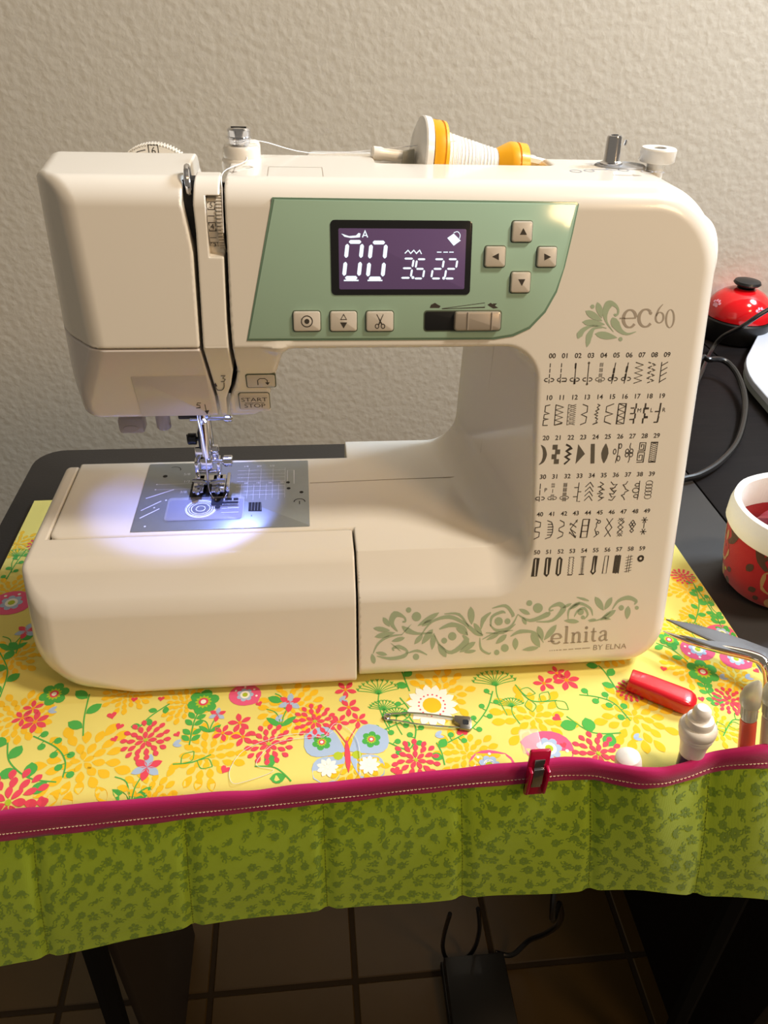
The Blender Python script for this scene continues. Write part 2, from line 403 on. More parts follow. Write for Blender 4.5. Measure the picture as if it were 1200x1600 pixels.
ys = [-80, -79.7, -79, -78, -76.5, -74.5, -72, -69, -66]+[-66+307*k/60 for k in range(1, 61)]
xs = [-282+575*k/96 for k in range(97)]
mb = MB(); vs = [(x, y, matz(x, y)) for y in ys for x in xs]; nx = len(xs)
fs = [(j*nx+i, j*nx+i+1, (j+1)*nx+i+1, (j+1)*nx+i) for j in range(len(ys)-1) for i in range(nx-1)]
vs += [(x, -80.5, -110) for x in xs]; n0 = len(ys)*nx
fs += [(n0+i, n0+i+1, i+1, i) for i in range(nx-1)]
# underside and rim give the quilt its thickness
b0 = len(vs); vs += [(x, y, -1.6) for y in ys[8:] for x in xs]; ny2 = len(ys)-8
fs += [(b0+j*nx+i, b0+(j+1)*nx+i, b0+(j+1)*nx+i+1, b0+j*nx+i+1) for j in range(ny2-1) for i in range(nx-1)]
for j in range(ny2-1):
    J = j+8
    fs += [(J*nx, (J+1)*nx, b0+(j+1)*nx, b0+j*nx), (J*nx+nx-1, b0+j*nx+nx-1, b0+(j+1)*nx+nx-1, (J+1)*nx+nx-1)]
jt = (len(ys)-1)*nx; jb = b0+(ny2-1)*nx
fs += [(jt+i, jt+i+1, jb+i+1, jb+i) for i in range(nx-1)]
mb.add(vs, fs); top = mb.build('fabric_top', FYEL, mat_thing, smooth=40)

# pocket strip: real curves measured at its depth
def bulge(px): return 13*math.exp(-((px-1020)/72)**2)+6*math.exp(-((px-1180)/50)**2)-1.5*math.exp(-((px-1112)/14)**2)+1.2*math.exp(-((px-838)/40)**2)
TOPC = [(-70, 1281), (0, 1272), (100, 1263), (200, 1255), (300, 1246), (400, 1239), (500, 1228), (600, 1218), (700, 1207), (800, 1197), (838, 1193), (880, 1188), (925, 1189), (960, 1197), (1000, 1204), (1040, 1204), (1080, 1195), (1110, 1180), (1140, 1174), (1200, 1168), (1290, 1160)]
BOTB = [(-70, 1322), (0, 1312), (100, 1300), (200, 1288), (300, 1276), (400, 1265), (500, 1254), (600, 1243), (700, 1232), (800, 1223), (838, 1220), (880, 1216), (925, 1216), (960, 1223), (1000, 1230), (1040, 1228), (1080, 1215), (1110, 1203), (1140, 1200), (1200, 1198), (1290, 1192)]
BOTP = [(-70, 1527), (0, 1511), (80, 1494), (155, 1480), (300, 1447), (420, 1432), (510, 1421), (600, 1415), (760, 1401), (925, 1392), (1000, 1391), (1085, 1399), (1140, 1402), (1200, 1406), (1290, 1412)]
PXS = np.arange(-62, 1283, 6.0)
def cz(tab, px): return float(np.interp(px, [q[0] for q in tab], [q[1] for q in tab]))
SEAMS_T = [50, 288, 505, 722, 925, 1112]; SEAMS_B = [75, 302, 512, 723, 921, 1087]
pT, pB, pL = [], [], []
for px in PXS:
    b = bulge(px)
    pT.append(ony(px, cz(TOPC, px), -84-b)); pB.append(ony(px, cz(BOTB, px), -85-b)); pL.append(ony(px, cz(BOTP, px), -83-0.6*b))
pT, pB, pL = map(np.array, (pT, pB, pL))
for A in (pT, pB, pL):
    for _ in range(3): A[1:-1] = (A[:-2]+2*A[1:-1]+A[2:])/4
def seam_off(px, v):
    s = 0
    for a, b in zip(SEAMS_T, SEAMS_B): s += math.exp(-((px-(a+(b-a)*v))/9)**2)
    return 2.6*s
NV = 14
mb = MB(); vs = []
for k, px in enumerate(PXS):
    for j in range(NV+1):
        v = j/NV; p = pB[k]*(1-v)+pL[k]*v
        y = p[1]-2.2*math.sin(math.pi*min(1, v*1.05))*0.8+seam_off(px, v)-0.5*math.sin(px/31+v*5)
        vs.append((p[0], y, p[2]))
W = NV+1; fs = [(k*W+j, (k+1)*W+j, (k+1)*W+j+1, k*W+j+1) for k in range(len(PXS)-1) for j in range(NV)]
n0 = len(vs); vs += [(p[0], p[1]+2.2, p[2]) for p in vs]
fs += [(k*W+NV, (k+1)*W+NV, n0+(k+1)*W+NV, n0+k*W+NV) for k in range(len(PXS)-1)]
fs += [(n0+k*W+j, n0+k*W+j+1, n0+(k+1)*W+j+1, n0+(k+1)*W+j) for k in range(len(PXS)-1) for j in range(NV)]
PV = np.array(vs[:n0]).reshape(len(PXS), W, 3)
mb.add(vs, fs); pocket = mb.build('pocket_strip', FGRN, mat_thing, smooth=60, label='lime green printed pocket strip')
def pocket_fn(a, b, off):        # a: photo column along the strip, b: 0 top .. 1 bottom
    u = min(max((a-PXS[0])/6.0, 0), len(PXS)-1.001); v = min(max(b, 0), 0.999)*NV
    i, j = int(u), int(v); fu, fv = u-i, v-j
    p = (PV[i, j]*(1-fu)+PV[i+1, j]*fu)*(1-fv)+(PV[i, j+1]*(1-fu)+PV[i+1, j+1]*fu)*fv
    return (p[0], p[1]-off-0.08, p[2])
# binding: a soft rolled band over the pocket mouth
mb = MB(); vs = []; prof = [(0.0, 2.4), (-0.02, 0.8), (0.02, -0.9), (0.25, -1.9), (0.5, -2.0), (0.68, -1.3), (0.72, -1.25), (0.85, -1.6), (1.0, -1.3), (1.02, 0.2), (1.0, 1.2), (0.5, 1.6)]
for k, px in enumerate(PXS):
    for t, o in prof:
        p = pT[k]*(1-t)+pB[k]*t; vs.append((p[0], p[1]+o+0.25*math.sin(px/17+t*3), p[2]+0.3*math.sin(px/23)))
W2 = len(prof); fs = [(k*W2+j, (k+1)*W2+j, (k+1)*W2+(j+1) % W2, k*W2+(j+1) % W2) for k in range(len(PXS)-1) for j in range(W2)]
mb.add(vs, fs); binding = mb.build('binding', FPINK, mat_thing, smooth=70, label='magenta binding along the pocket top')
mb = MB()
for k in range(0, len(PXS)-1, 1):
    a = pT[k]*.3+pB[k]*.7; b = pT[k+1]*.3+pB[k+1]*.7; a = a*.85+b*.15; b = a*.25+b*.75
    mb.tube([(a[0], a[1]-1.35, a[2]), ((a[0]+b[0])/2, (a[1]+b[1])/2-1.75, (a[2]+b[2])/2), (b[0], b[1]-1.35, b[2])], 0.28, 5)
mb.build('stitching', STITCH, binding, stuff=True)
mb = MB()
for a, b in zip(SEAMS_T, SEAMS_B):
    for k in range(34):
        v0, v1 = k/34, (k+0.7)/34; q0 = pocket_fn(a+(b-a)*v0, v0, 0.15); q1 = pocket_fn(a+(b-a)*v1, v1, 0.15)
        mb.tube([q0, q1], 0.22, 4)
    q = pocket_fn(a, 0, 0); mb.tube([(q[0]-.3, q[1]-2, q[2]+4), (q[0], q[1]-2.2, q[2]), (q[0]+.5, q[1]-1, q[2]-4)], 0.3, 4)
mb.build('seam_stitching', mat('seam_thread', '#8C9A2E', 0.8), pocket, stuff=True)
# pocket print: small dark green blossoms and curls
pr = Print(); taken = []
SC = 190.0
for _ in range(12000):
    a = rnd.uniform(-55, 1275); b = rnd.uniform(0.0, SC)
    if any(abs(a-q[0]) < 20 and (a-q[0])**2+(b-q[1])**2 < 17.0**2 for q in taken): continue
    taken.append((a, b)); th = rnd.uniform(0, 6.3); kind = rnd.random()
    def T(u, v): return (a+u*math.cos(th)-v*math.sin(th), b+u*math.sin(th)+v*math.cos(th))
    r = rnd.uniform(6.5, 9.0)
    if kind < 0.88:
        n = rnd.choice((5, 6, 7)); o = 0 if kind < .55 else 3
        for k in range(n):
            t = 2*math.pi*k/n if kind < .55 else -1.3+2.6*k/(n-1)
            pr.leaf(T(-o+math.cos(t)*r*.12, math.sin(t)*r*.12), T(-o+math.cos(t)*r, math.sin(t)*r), r*.62, 0, 0, .62, 4)
        if kind >= .55: pr.stroke([T(-o, 0), T(-o-4, .6)], 1.2)
    else:
        pr.leaf(T(-7, 0), T(1, 3), 4, 0, 0, .5, 4); pr.leaf(T(-7, 0), T(-1, -5), 4, 0, 0, .5, 4)
    for q in ((0, 1) if kind > .75 else (0,)):
        t0 = 2.2+q*2.0; cx, cy = T(9.5*math.cos(t0), 9.5*math.sin(t0)); s1_ = (-1)**q
        pr.stroke([(cx+(.8+.42*k)*math.cos(th+t0+s1_*k*.62), cy+(.8+.42*k)*math.sin(th+t0+s1_*k*.62)) for k in range(10)], 1.2)
pr.map2(lambda a, b: (a, b/SC))
pr.build('printed_sprigs', [P_DKG], pocket_fn, pocket, off=0.12, up=(0, -1, 0))

# ------------------------------------------------------------------ flowers printed on the yellow top
fl = Print(); MUM, RED, GRN, WHT, BLU, PNK, LIM, ORG = range(8)
def mum(c, R, col=0, layer=0, seed=0):
    r_ = random.Random(seed+int(c[0]*7+c[1]*13)); ph = r_.uniform(0, 6)
    rings = [(0.03, 0.25, 5), (0.20, 0.48, 9), (0.43, 0.74, 14), (0.68, 1.04, 18)] if col == 0 else [(0.08, 0.50, 7), (0.45, 0.86, 11), (0.78, 1.14, 14)]
    for q, (r0, r1, n) in enumerate(rings):
        for k in range(n):
            if col == 0 and q == 3 and r_.random() < 0.35: continue
            t = ph+2*math.pi*(k+0.5*(q % 2))/n; j = r_.uniform(-.03, .03)
            fl.leaf((c[0]+R*(r0+j)*math.cos(t), c[1]+R*(r0+j)*math.sin(t)), (c[0]+R*(r1+j)*math.cos(t+j), c[1]+R*(r1+j)*math.sin(t+j)), min(2*math.pi*R*(r0+r1)/2/n*(0.72 if col == 0 else .84), R*(.22 if col == 0 else .24)), col, layer, fat=0.56, n=7)
    if col != 0: fl.circle(c, R*0.09, LIM if col == RED else ORG, layer+1, 8)
def star(c, R, col, n=6, rot=0, layer=3, cc=ORG):
    for k in range(n):
        t = rot+2*math.pi*k/n; fl.leaf((c[0]+R*.1*math.cos(t), c[1]+R*.1*math.sin(t)), (c[0]+R*math.cos(t), c[1]+R*math.sin(t)), R*.46, col, layer, 0.55)
    fl.circle(c, R*.17, cc, layer+1, 8)
def gflower(c, R, layer=4):
    for k in range(6):
        t = 2*math.pi*k/6+.3; fl.circle((c[0]+R*.62*math.cos(t), c[1]+R*.62*math.sin(t)), R*.36, GRN, layer, 10)
    fl.circle(c, R*.62, GRN, layer+1, 14)
    for k in range(12):
        t = 2*math.pi*k/12; fl.leaf(c, (c[0]+R*.52*math.cos(t), c[1]+R*.52*math.sin(t)), R*.22, LIM, layer+2)
    fl.circle(c, R*.3, RED, layer+3, 12); fl.circle(c, R*.17, WHT, layer+4, 10)
def heart(c, r, col=RED, rot=0.0):
    pts = []
    for k in range(16):
        t = 2*math.pi*k/16; x = 16*math.sin(t)**3/17; y = (13*math.cos(t)-5*math.cos(2*t)-2*math.cos(3*t)-math.cos(4*t))/17
        pts.append((c[0]+r*(x*math.cos(rot)-y*math.sin(rot)), c[1]+r*(x*math.sin(rot)+y*math.cos(rot))))
    fl.poly(pts, col, 4)
def vine(pts, leafs='leaf', ll=8, lw=4.5, w=0.9, col=GRN, layer=3, outline=False):
    P = [np.array(p, float) for p in pts]; Q = []
    for i in range(len(P)-1):
        p0, p1, p2, p3 = P[max(i-1, 0)], P[i], P[i+1], P[min(i+2, len(P)-1)]
        for k in range(8):
            t = k/8; Q.append(0.5*((2*p1)+(p2-p0)*t+(2*p0-5*p1+4*p2-p3)*t*t+(3*p1-p0-3*p2+p3)*t**3))
    Q.append(P[-1]); fl.stroke([tuple(q) for q in Q], w, col, layer)
    L = sum(np.hypot(*(Q[i+1]-Q[i])) for i in range(len(Q)-1)); step = {'leaf': ll*.95, 'dot': ll*.7, 'fern': ll*.75, 'open': ll*.8}[leafs]; acc = step*.4; s = 1
    for i in range(len(Q)-1):
        d = Q[i+1]-Q[i]; l = np.hypot(*d); acc += l
        if acc >= step:
            acc -= step; d = d/l
            for s in ((s,) if leafs != 'fern' else (1, -1)):
                n = np.array([-d[1], d[0]])*s; q = Q[i]
                if leafs == 'dot':
                    e = q+n*ll*.45+d*ll*.2; fl.stroke([tuple(q), tuple(q+n*ll*.25), tuple(e)], w*.7, col, layer); fl.circle(tuple(e), lw*.42, col, layer, 9)
                elif leafs == 'open':
                    e = q+n*ll*.7+d*ll*.6; m1 = q+n*ll*.55+d*ll*.05; m2 = q+n*ll*.15+d*ll*.55
                    fl.stroke([tuple(q), tuple(m1), tuple(e)], w*.6, col, layer, 4); fl.stroke([tuple(q), tuple(m2), tuple(e)], w*.6, col, layer, 4)
                else:
                    e = q+n*ll*.75+d*ll*.55; fl.leaf(tuple(q+n*.6), tuple(e), lw, col, layer)
            s = -s
def umbel(c, R, layer=2):
    for k in range(11):
        t = math.radians(20+14*k); e = (c[0]+R*math.cos(t), c[1]+R*.75*math.sin(t))
        fl.stroke([c, (c[0]+R*.5*math.cos(t)*.8, c[1]+R*.45*math.sin(t)), e], .55, GRN, layer, 3)
        for q in (-1, 0, 1): fl.stroke([e, (e[0]+q*1.1, e[1]+R*.16)], .45, GRN, layer)
    fl.stroke([c, (c[0]-1, c[1]-R*.6), (c[0]+2, c[1]-R*1.6)], .7, GRN, layer, 4)
def paisley(c, R, rot=0.0, layer=3):
    pts = [(c[0]+R*math.cos(rot+t)*(1.25 if abs(math.cos(t)) > .8 and math.cos(t) > 0 else 1), c[1]+R*.85*math.sin(rot+t)) for t in [2*math.pi*k/18 for k in range(18)]]
    fl.poly(pts, PNK, layer)
    for k in range(7):
        t = 2*math.pi*k/7; fl.circle((c[0]+R*.36*math.cos(t), c[1]+R*.36*math.sin(t)), R*.17, BLU, layer+1, 8)
    fl.circle(c, R*.3, WHT, layer+2, 12); fl.circle(c, R*.17, LIM, layer+3, 9)
    for k in range(4): fl.circle((c[0]+R*.72*math.cos(rot+1+k*.9), c[1]+R*.62*math.sin(rot+1+k*.9)), R*.08, WHT, layer+1, 6)
def tulip(c, R):
    fl.stroke([(c[0], c[1]-R*1.6), (c[0]+R*.15, c[1]-R*.8), (c[0]+R*.5, c[1])], .8, GRN, 3, 4); fl.stroke([(c[0], c[1]-R*1.6), (c[0]-R*.3, c[1]-R*.6), (c[0]-R*.9, c[1]-R*.25)], .7, GRN, 3, 4)
    for k, col in enumerate((RED, BLU, RED, BLU, RED, BLU)):
        t = k*math.pi/3+.4; o = (c[0]+R*.5, c[1]+R*.15); fl.leaf(o, (o[0]+R*.75*math.cos(t), o[1]+R*.75*math.sin(t)), R*.4, col, 4)
    fl.leaf((c[0], c[1]-R*1.6), (c[0]-R*.9, c[1]-R*.9), R*.4, GRN, 3); fl.leaf((c[0], c[1]-R*1.6), (c[0]+R*.9, c[1]-R*.9), R*.4, GRN, 3)
def m_(px, py): p = onz(px, py); return (p[0], p[1])
placed = []
for px, py, R in ((130, 1190, 31), (325, 1180, 24), (30, 1120, 22), (835, 1122, 29), (990, 1120, 29), (730, 1178, 21), (455, 1106, 22), (380, 1095, 20), (945, 1010, 20), (1075, 1045, 20), (1150, 1065, 20), (690, 1085, 24), (560, 1190, 20),
                  (1075, 925, 20), (15, 925, 20), (20, 1030, 22), (235, 1245, 21), (110, 1100, 18), (900, 1180, 20), (1120, 1135, 17), (1060, 985, 17), (200, 1085, 17), (620, 1195, 20), (1040, 1165, 17), (1180, 1020, 16), (25, 850, 18), (770, 1085, 18), (1090, 965, 14), (290, 1100, 17), (55, 1245, 20), (505, 1088, 18)):
    c = m_(px, py)
    if any(math.hypot(c[0]-q[0], c[1]-q[1]) < 0.80*(R+q[2]) for q in placed): continue
    placed.append((c[0], c[1], R)); mum(c, R, 0, len(placed)*.08)
for px, py, R in ((228, 1157, 14), (420, 1163, 14), (492, 1127, 13), (650, 1187, 14), (12, 1252, 20), (1067, 901, 9), (935, 1178, 15), (1140, 1095, 11), (985, 1080, 9), (62, 850, 9)): mum(m_(px, py), R, RED, 6)
for px, py, R in ((35, 1122, 7), (52, 1107, 7), (55, 1128, 9), (375, 1130, 8), (348, 1146, 7), (380, 1152, 8), (540, 1078, 8), (545, 1105, 8), (530, 1128, 7), (560, 1125, 7), (885, 1063, 10), (850, 1068, 8), (870, 1052, 7), (1165, 1105, 9), (1172, 1085, 7)): star(m_(px, py), R, RED, 6 if R > 8 else 5, px)
c = m_(675, 1102)
for k in range(15):
    t = 2*math.pi*k/15; fl.leaf((c[0]+3*math.cos(t), c[1]+3*math.sin(t)), (c[0]+18*math.cos(t), c[1]+18*math.sin(t)), 6, WHT, 4, .65)
fl.circle(c, 8.5, WHT, 5); fl.circle(c, 6.5, MUM, 6)
for k in range(18): t = 2*math.pi*k/18; fl.circle((c[0]+9*math.cos(t), c[1]+9*math.sin(t)), .7, RED, 7, 6)
for px, py, R in ((85, 1085, 10), (1098, 1050, 12), (318, 1097, 11), (1045, 1000, 8)): gflower(m_(px, py), R)
for px, py, r, t in ((175, 1118, 3.4, .3), (187, 1135, 3, -.3), (179, 1155, 2.6, .5), (66, 1250, 3.4, -.4), (210, 1093, 2.4, 0), (252, 1092, 2.4, 0), (277, 1148, 2.4, .6), (352, 1203, 3.4, -.5), (618, 1203, 3.2, .2), (722, 1143, 4, 3.1), (870, 1122, 3.4, .8), (880, 1165, 2.6, .2), (1037, 1045, 2.6, -.4), (1096, 1092, 2.6, 0), (405, 1100, 2.4, .4), (1182, 1048, 2.6, .4)): heart(m_(px, py), r, RED, t)
for pts, kd, ll, lw in (([(88, 1222), (45, 1215), (15, 1190), (12, 1160)], 'leaf', 12, 8), ([(52, 1150), (88, 1168), (102, 1190), (98, 1215)], 'dot', 9, 6), ([(130, 1150), (132, 1120), (140, 1085)], 'leaf', 13, 7),
                        ([(270, 1195), (300, 1192), (330, 1180)], 'open', 12, 5), ([(296, 1165), (303, 1130), (312, 1110)], 'fern', 8, 4), ([(455, 1220), (430, 1200), (398, 1198)], 'leaf', 11, 7), ([(560, 1165), (590, 1145), (640, 1118), (625, 1090)], 'dot', 9, 5),
                        ([(700, 1160), (735, 1140), (760, 1110), (770, 1080)], 'dot', 9, 5), ([(608, 1160), (640, 1170), (650, 1140), (640, 1120)], 'dot', 8, 5), ([(805, 1070), (830, 1095), (870, 1095)], 'open', 12, 5), ([(970, 1146), (925, 1145), (885, 1120)], 'leaf', 13, 9), ([(985, 1127), (960, 1100), (935, 1090), (905, 1086)], 'dot', 9, 6),
                        ([(965, 1080), (945, 1050), (935, 1040)], 'leaf', 10, 6), ([(1130, 1105), (1105, 1080), (1100, 1060)], 'fern', 7, 4), ([(1075, 1035), (1050, 1015), (1025, 1005)], 'leaf', 9, 5), ([(1125, 975), (1095, 930), (1075, 900)], 'dot', 8, 5), ([(1085, 975), (1092, 945), (1085, 915)], 'leaf', 8, 5), ([(1130, 1150), (1145, 1125), (1165, 1128)], 'open', 10, 5),
                        ([(0, 1090), (12, 1050), (0, 1020)], 'leaf', 11, 7), ([(695, 1195), (690, 1175), (682, 1160)], 'leaf', 9, 6), ([(25, 1022), (35, 995), (38, 985)], 'leaf', 10, 6), ([(265, 1100), (235, 1120), (215, 1140)], 'leaf', 7, 4), ([(445, 1108), (440, 1090), (430, 1084)], 'leaf', 12, 6), ([(10, 905), (25, 880), (40, 860)], 'dot', 8, 5), ([(640, 1080), (632, 1060), (628, 1050)], 'leaf', 9, 6), ([(1150, 1000), (1130, 985), (1118, 960)], 'fern', 7, 4)):
    vine([m_(*p) for p in pts], kd, ll, lw)
for px, py, R in ((592, 1085, 15), (600, 1110, 10), (775, 1072, 16), (800, 1105, 9), (620, 1120, 9), (1080, 985, 10), (1110, 945, 9), (25, 870, 12)): umbel(m_(px, py), R)
for px, py, R, t in ((383, 1086, 11, -1.2), (858, 1170, 16, 2.3), (765, 1195, 13, .4), (18, 942, 16, .3), (1150, 1030, 12, -1.4), (1128, 990, 11, 2), (1090, 1015, 13, .8)): paisley(m_(px, py), R, t)
for px, py, R in ((212, 1205, 13), (440, 1102, 11), (28, 990, 11), (330, 1120, 8)): tulip(m_(px, py), R)
c = m_(543, 1178)                                                   # butterfly
for s in (-1, 1):
    fl.leaf((c[0]+s*1, c[1]+2), (c[0]+s*27, c[1]+16), 24, BLU, 4, .62, 8); fl.leaf((c[0]+s*1, c[1]-2), (c[0]+s*22, c[1]-16), 19, BLU, 4, .62, 8)
    gflower((c[0]+s*16, c[1]+10), 6.5, 5); star((c[0]+s*13, c[1]-9), 7, WHT, 9, 0, 6, WHT); fl.circle((c[0]+s*6, c[1]-1), 3.2, LIM, 5, 8)
    fl.stroke([(c[0], c[1]+8), (c[0]+s*4, c[1]+15), (c[0]+s*7, c[1]+20)], .7, RED, 7, 4)
fl.leaf((c[0], c[1]+11), (c[0], c[1]-14), 3.6, RED, 8)
for px, py in ((75, 1112), (680, 1150), (990, 1155), (1125, 1060), (1165, 1060), (530, 1095), (430, 1125), (270, 1165)):
    q = m_(px, py); fl.leaf(q, (q[0]+5, q[1]+4), 3, BLU, 3); fl.leaf(q, (q[0]+6, q[1]-1), 2.6, BLU, 3)
fl.build('printed_flowers', [P_MUM, P_RED, P_GRN, P_WHT, P_BLU, P_PNK, P_LIME, P_OR], lambda a, b, o: (min(max(a, -281.5), 292.5), max(b, -79.6), matz(a, max(b, -79.6))+o), top, off=0.12, step=0.035)
# ------------------------------------------------------------------ the sewing machine
sm = thing('sewing_machine', 'white electronic sewing machine with a mint control panel standing on the floral mat', 'sewing machine', (0, 95, 3))
def pf(y, z): return ((z-6)*TA-y)*CA
S1Z, S1X = [160, 188, 225, 274, 285, 299, 314], [-84.4, -84.7, -88.6, -88.0, -88.6, -90.0, -89.0]
S1W = [1.0, 1.0, 1.1, 1.3, 2.2, 3.3, 3.4]
S2Z, S2X = [160, 187, 198, 209, 225, 240, 274, 306, 316], [-79.5, -78.0, -73.6, -71.2, -72.2, -72.4, -71.6, -71.6, -70.8]
S2W = [0.9, 1.0, 1.3, 1.3, 1.1, 1.0, 1.0, 1.3, 1.4]
def full(x, y, z):
    o = rmax(x-221, z-310.5, 46); o = rmax(o, 6-z, 30); o = rmax(o, pf(y, z), 13); o = rmax(o, y-188, 26)
    zf = 90-np.clip((42-y)/22, 0, 1.6)*20
    hole = rmax(x-(113-(y-47)*0.15), zf-z, 24); hole = rmax(hole, z-224, 20)
    o = rmax(o, -hole, 3.0)
    hl = rmax(x-(-43+(z-219)*0.30), (172-(y-80)*0.05)-z, 9); hl = rmax(hl, (65+(225-z)*0.30-y)*0.958, 4); hl = np.maximum(hl, pf(y, z)+np.clip(z-224, 0, 30)*1.2-2); hl = rmax(hl, y-188, 20); hl = rmax(hl, z-233, 1)
    o = rmin(o, hl, 6*np.clip((x+56)/10, 0, 1)+0*z)
    l1 = (-(x+152)*.753-(y-77)*.645+(z-267)*.126); l2 = -(x+176+(y-105)*.12)*.99+np.clip(205-z, 0, 48)**2*.006
    o = rmax(o, l1, 5); o = rmax(o, l2, 10)
    return o
def with_recess(x, y, z):       # full body with the spool trough at the back of the top
    o = full(x, y, z)
    tr = rmax(rmax(18-x, x-128, 6), rmax(145.5-y, 270-z, 6), 4)
    return rmax(o, -tr, 3.0)
def body_f(x, y, z):
    o = with_recess(x, y, z)
    hi = np.interp(z, S2Z, S2X)+np.interp(z, S2Z, S2W)-x
    up = rmax(o, hi, 1.2)
    lo = rmax(o, 0.6-x+0*z, 1.0)
    f = np.where(z > 140, up, lo)
    arm = rmax(rmax(-205-x, 67-y, 7), rmax(x-40, y-162, 5), 1); arm = rmax(arm, rmax(z-90, 9-z, 2), 2.0)
    return np.minimum(f, arm)
solid('body_shell', body_f, (-208, -5, 4), (225, 192, 314), 1.5, WHITE, sm)
def gap1(x, z): return x-(np.interp(z, S1Z, S1X)-np.interp(z, S1Z, S1W))
def cover_f(x, y, z): return rmax(rmax(full(x, y, z), gap1(x, z), 1.3), 225.4-z, 0.8)
solid('face_cover', cover_f, (-192, 60, 222), (-84, 192, 314), 1.25, WHITE, sm)
def lower_f(x, y, z): return rmax(rmax(full(x, y, z), gap1(x, z), 1.0), z-224.6, 0.8)
solid('lower_cover', lower_f, (-192, 60, 160), (-82, 192, 228), 1.25, CREAM, sm, 'greyish glossy lower face cover')
def strip_f(x, y, z):
    o = full(x, y, z)
    o = rmax(o, (np.interp(z, S1Z, S1X)+np.interp(z, S1Z, S1W)*0.8)-x, 1.0); o = rmax(o, x-(np.interp(z, S2Z, S2X)-np.interp(z, S2Z, S2W)), 1.0)
    o = np.maximum(o, y-112)
    win = np.maximum(np.maximum(-80.5-x, x+60), np.maximum(273-z, z-303)); win = np.maximum(win, (y-(z-6)*TA)-9)
    o = rmax(o, -win, 0.6)
    o = np.where(z > 224.9, o, rmax(o, y-104, .5))
    return o
solid('thread_guide_strip', strip_f, (-93, 60, 160), (-66, 114, 314), 0.8, WHITE, sm)
# dark metal inside the slots, take-up lever
mb = MB(); mb.prism([(-97, 306), (-97, 280), (-90, 226), (-86, 180), (-77, 180), (-67, 226), (-66, 306)], lambda a, b, h: (a, (max(b, 225)-6)*TA+(225-min(b, 225))*.3+22+h, b-1), 0, 3); mb.build('inner_plate', DARKGAP, sm)
mb = MB(); mb.tube([(-89.5, 108, 292), (-89.8, 97, 302), (-90.0, 95, 309), (-90.3, 99, 314), (-90.6, 106, 314), (-90.8, 110, 308), (-90.8, 112, 296)], 1.7, 8, 5); mb.build('take_up_lever', CHROME, sm)
mb = MB(); mb.prism([(-93.5, 309), (-93, 290), (-88.5, 280), (-87.2, 300), (-86.5, 309)], lambda a, b, h: (a, (b-6)*TA+8+h, b), 0, 12); mb.build('lever_slot_lining', DKHOLE, sm)
# tension dial in its window
mb = MB(); R0 = 16.0
dc = ((287.5-6)*TA+R0+1.0)
mb.lathe([(0, -80.2), (R0, -80.2), (R0, -75.2), (R0-.6, -75.2), (R0-.6, -74.9)], (0, dc, 287.5), (1, 0, 0), 40)
dial = mb.build('tension_dial', BUTTON, sm)
mb = MB()
for k in range(56):
    t = 2*math.pi*k/56; mb.box((-73.6, dc+(R0+.5)*math.cos(t), 287.5+(R0+.5)*math.sin(t)), (2.8, 1.6, 1.0), Matrix.Rotation(t, 3, 'X'))
mb.lathe([(0, -75), (R0, -75), (R0, -72.4), (0, -72.4)], (0, dc, 287.5), (1, 0, 0), 40)
mb.build('ribbed_rim', BUTTON, dial)
pd = Print()
for ch, a in (('5', 42), ('4', 2), ('3', -40)):
    t = math.radians(a); cyy = t*R0
    pd.stroke([(-79.6, cyy-2.2), (-76.0, cyy-2.2), (-76.0, cyy+2.2), (-79.6, cyy+2.2), (-79.6, cyy-2.5)], .4, 0); pd.text(ch, (-77.8, cyy), 4.2, 0, 1)
for a in (22, -20): pd.stroke([(-79.8, math.radians(a)*R0), (-76.3, math.radians(a)*R0)], .35, 0)
pd.build('dial_numbers', [INK], lambda a, b, o: (a, dc-(R0+o)*math.cos(b/R0), 287.5+(R0+o)*math.sin(b/R0)), dial, up=(0, -1, 0))
# extension table around the free arm
def ext_f(x, y, z):
    e = rmax(-(x+216), 6-z, 36); r = 5+17*np.clip((-150-x)/50, 0, 1)
    e = rmax(e, pf(y, z), r); e = rmax(e, ((z-90)+(40-y))*.7071, 3.5); e = rmax(e, z-90+0*x, 5); e = rmax(e, y-160, 5); e = rmax(e, x+0.9, 1.2)
    arm = np.maximum(-(x+205.7), 66.3-y)+0*z
    return rmax(e, -arm, 1.0)
solid('extension_table', ext_f, (-219, -5, 4), (2, 163, 92), 1.25, WHITE, sm)
mb = MB()
for fx, fy in ((-190, 25), (-190, 140), (205, 25), (205, 165), (-12, 18)):
    mb = MB(); mb.lathe([(0, 2.4), (7, 2.4), (8, 4.5), (8, 14), (0, 14)], (fx, fy, 0), (0, 0, 1), 20); mb.build('foot', RUBBER, sm)
# seam between front and back shells
mb = MB(); mb.tube([(-29, 125.5, 90.05), (40, 127.5, 90.05), (82, 128, 90.4), (92, 128, 93), (98.5, 128, 100), (101, 128, 112), (101, 128, 205)], 0.3, 5, 6); mb.build('shell_seam', mat('seam_shadow_line', '#A79E92', 0.6), sm)
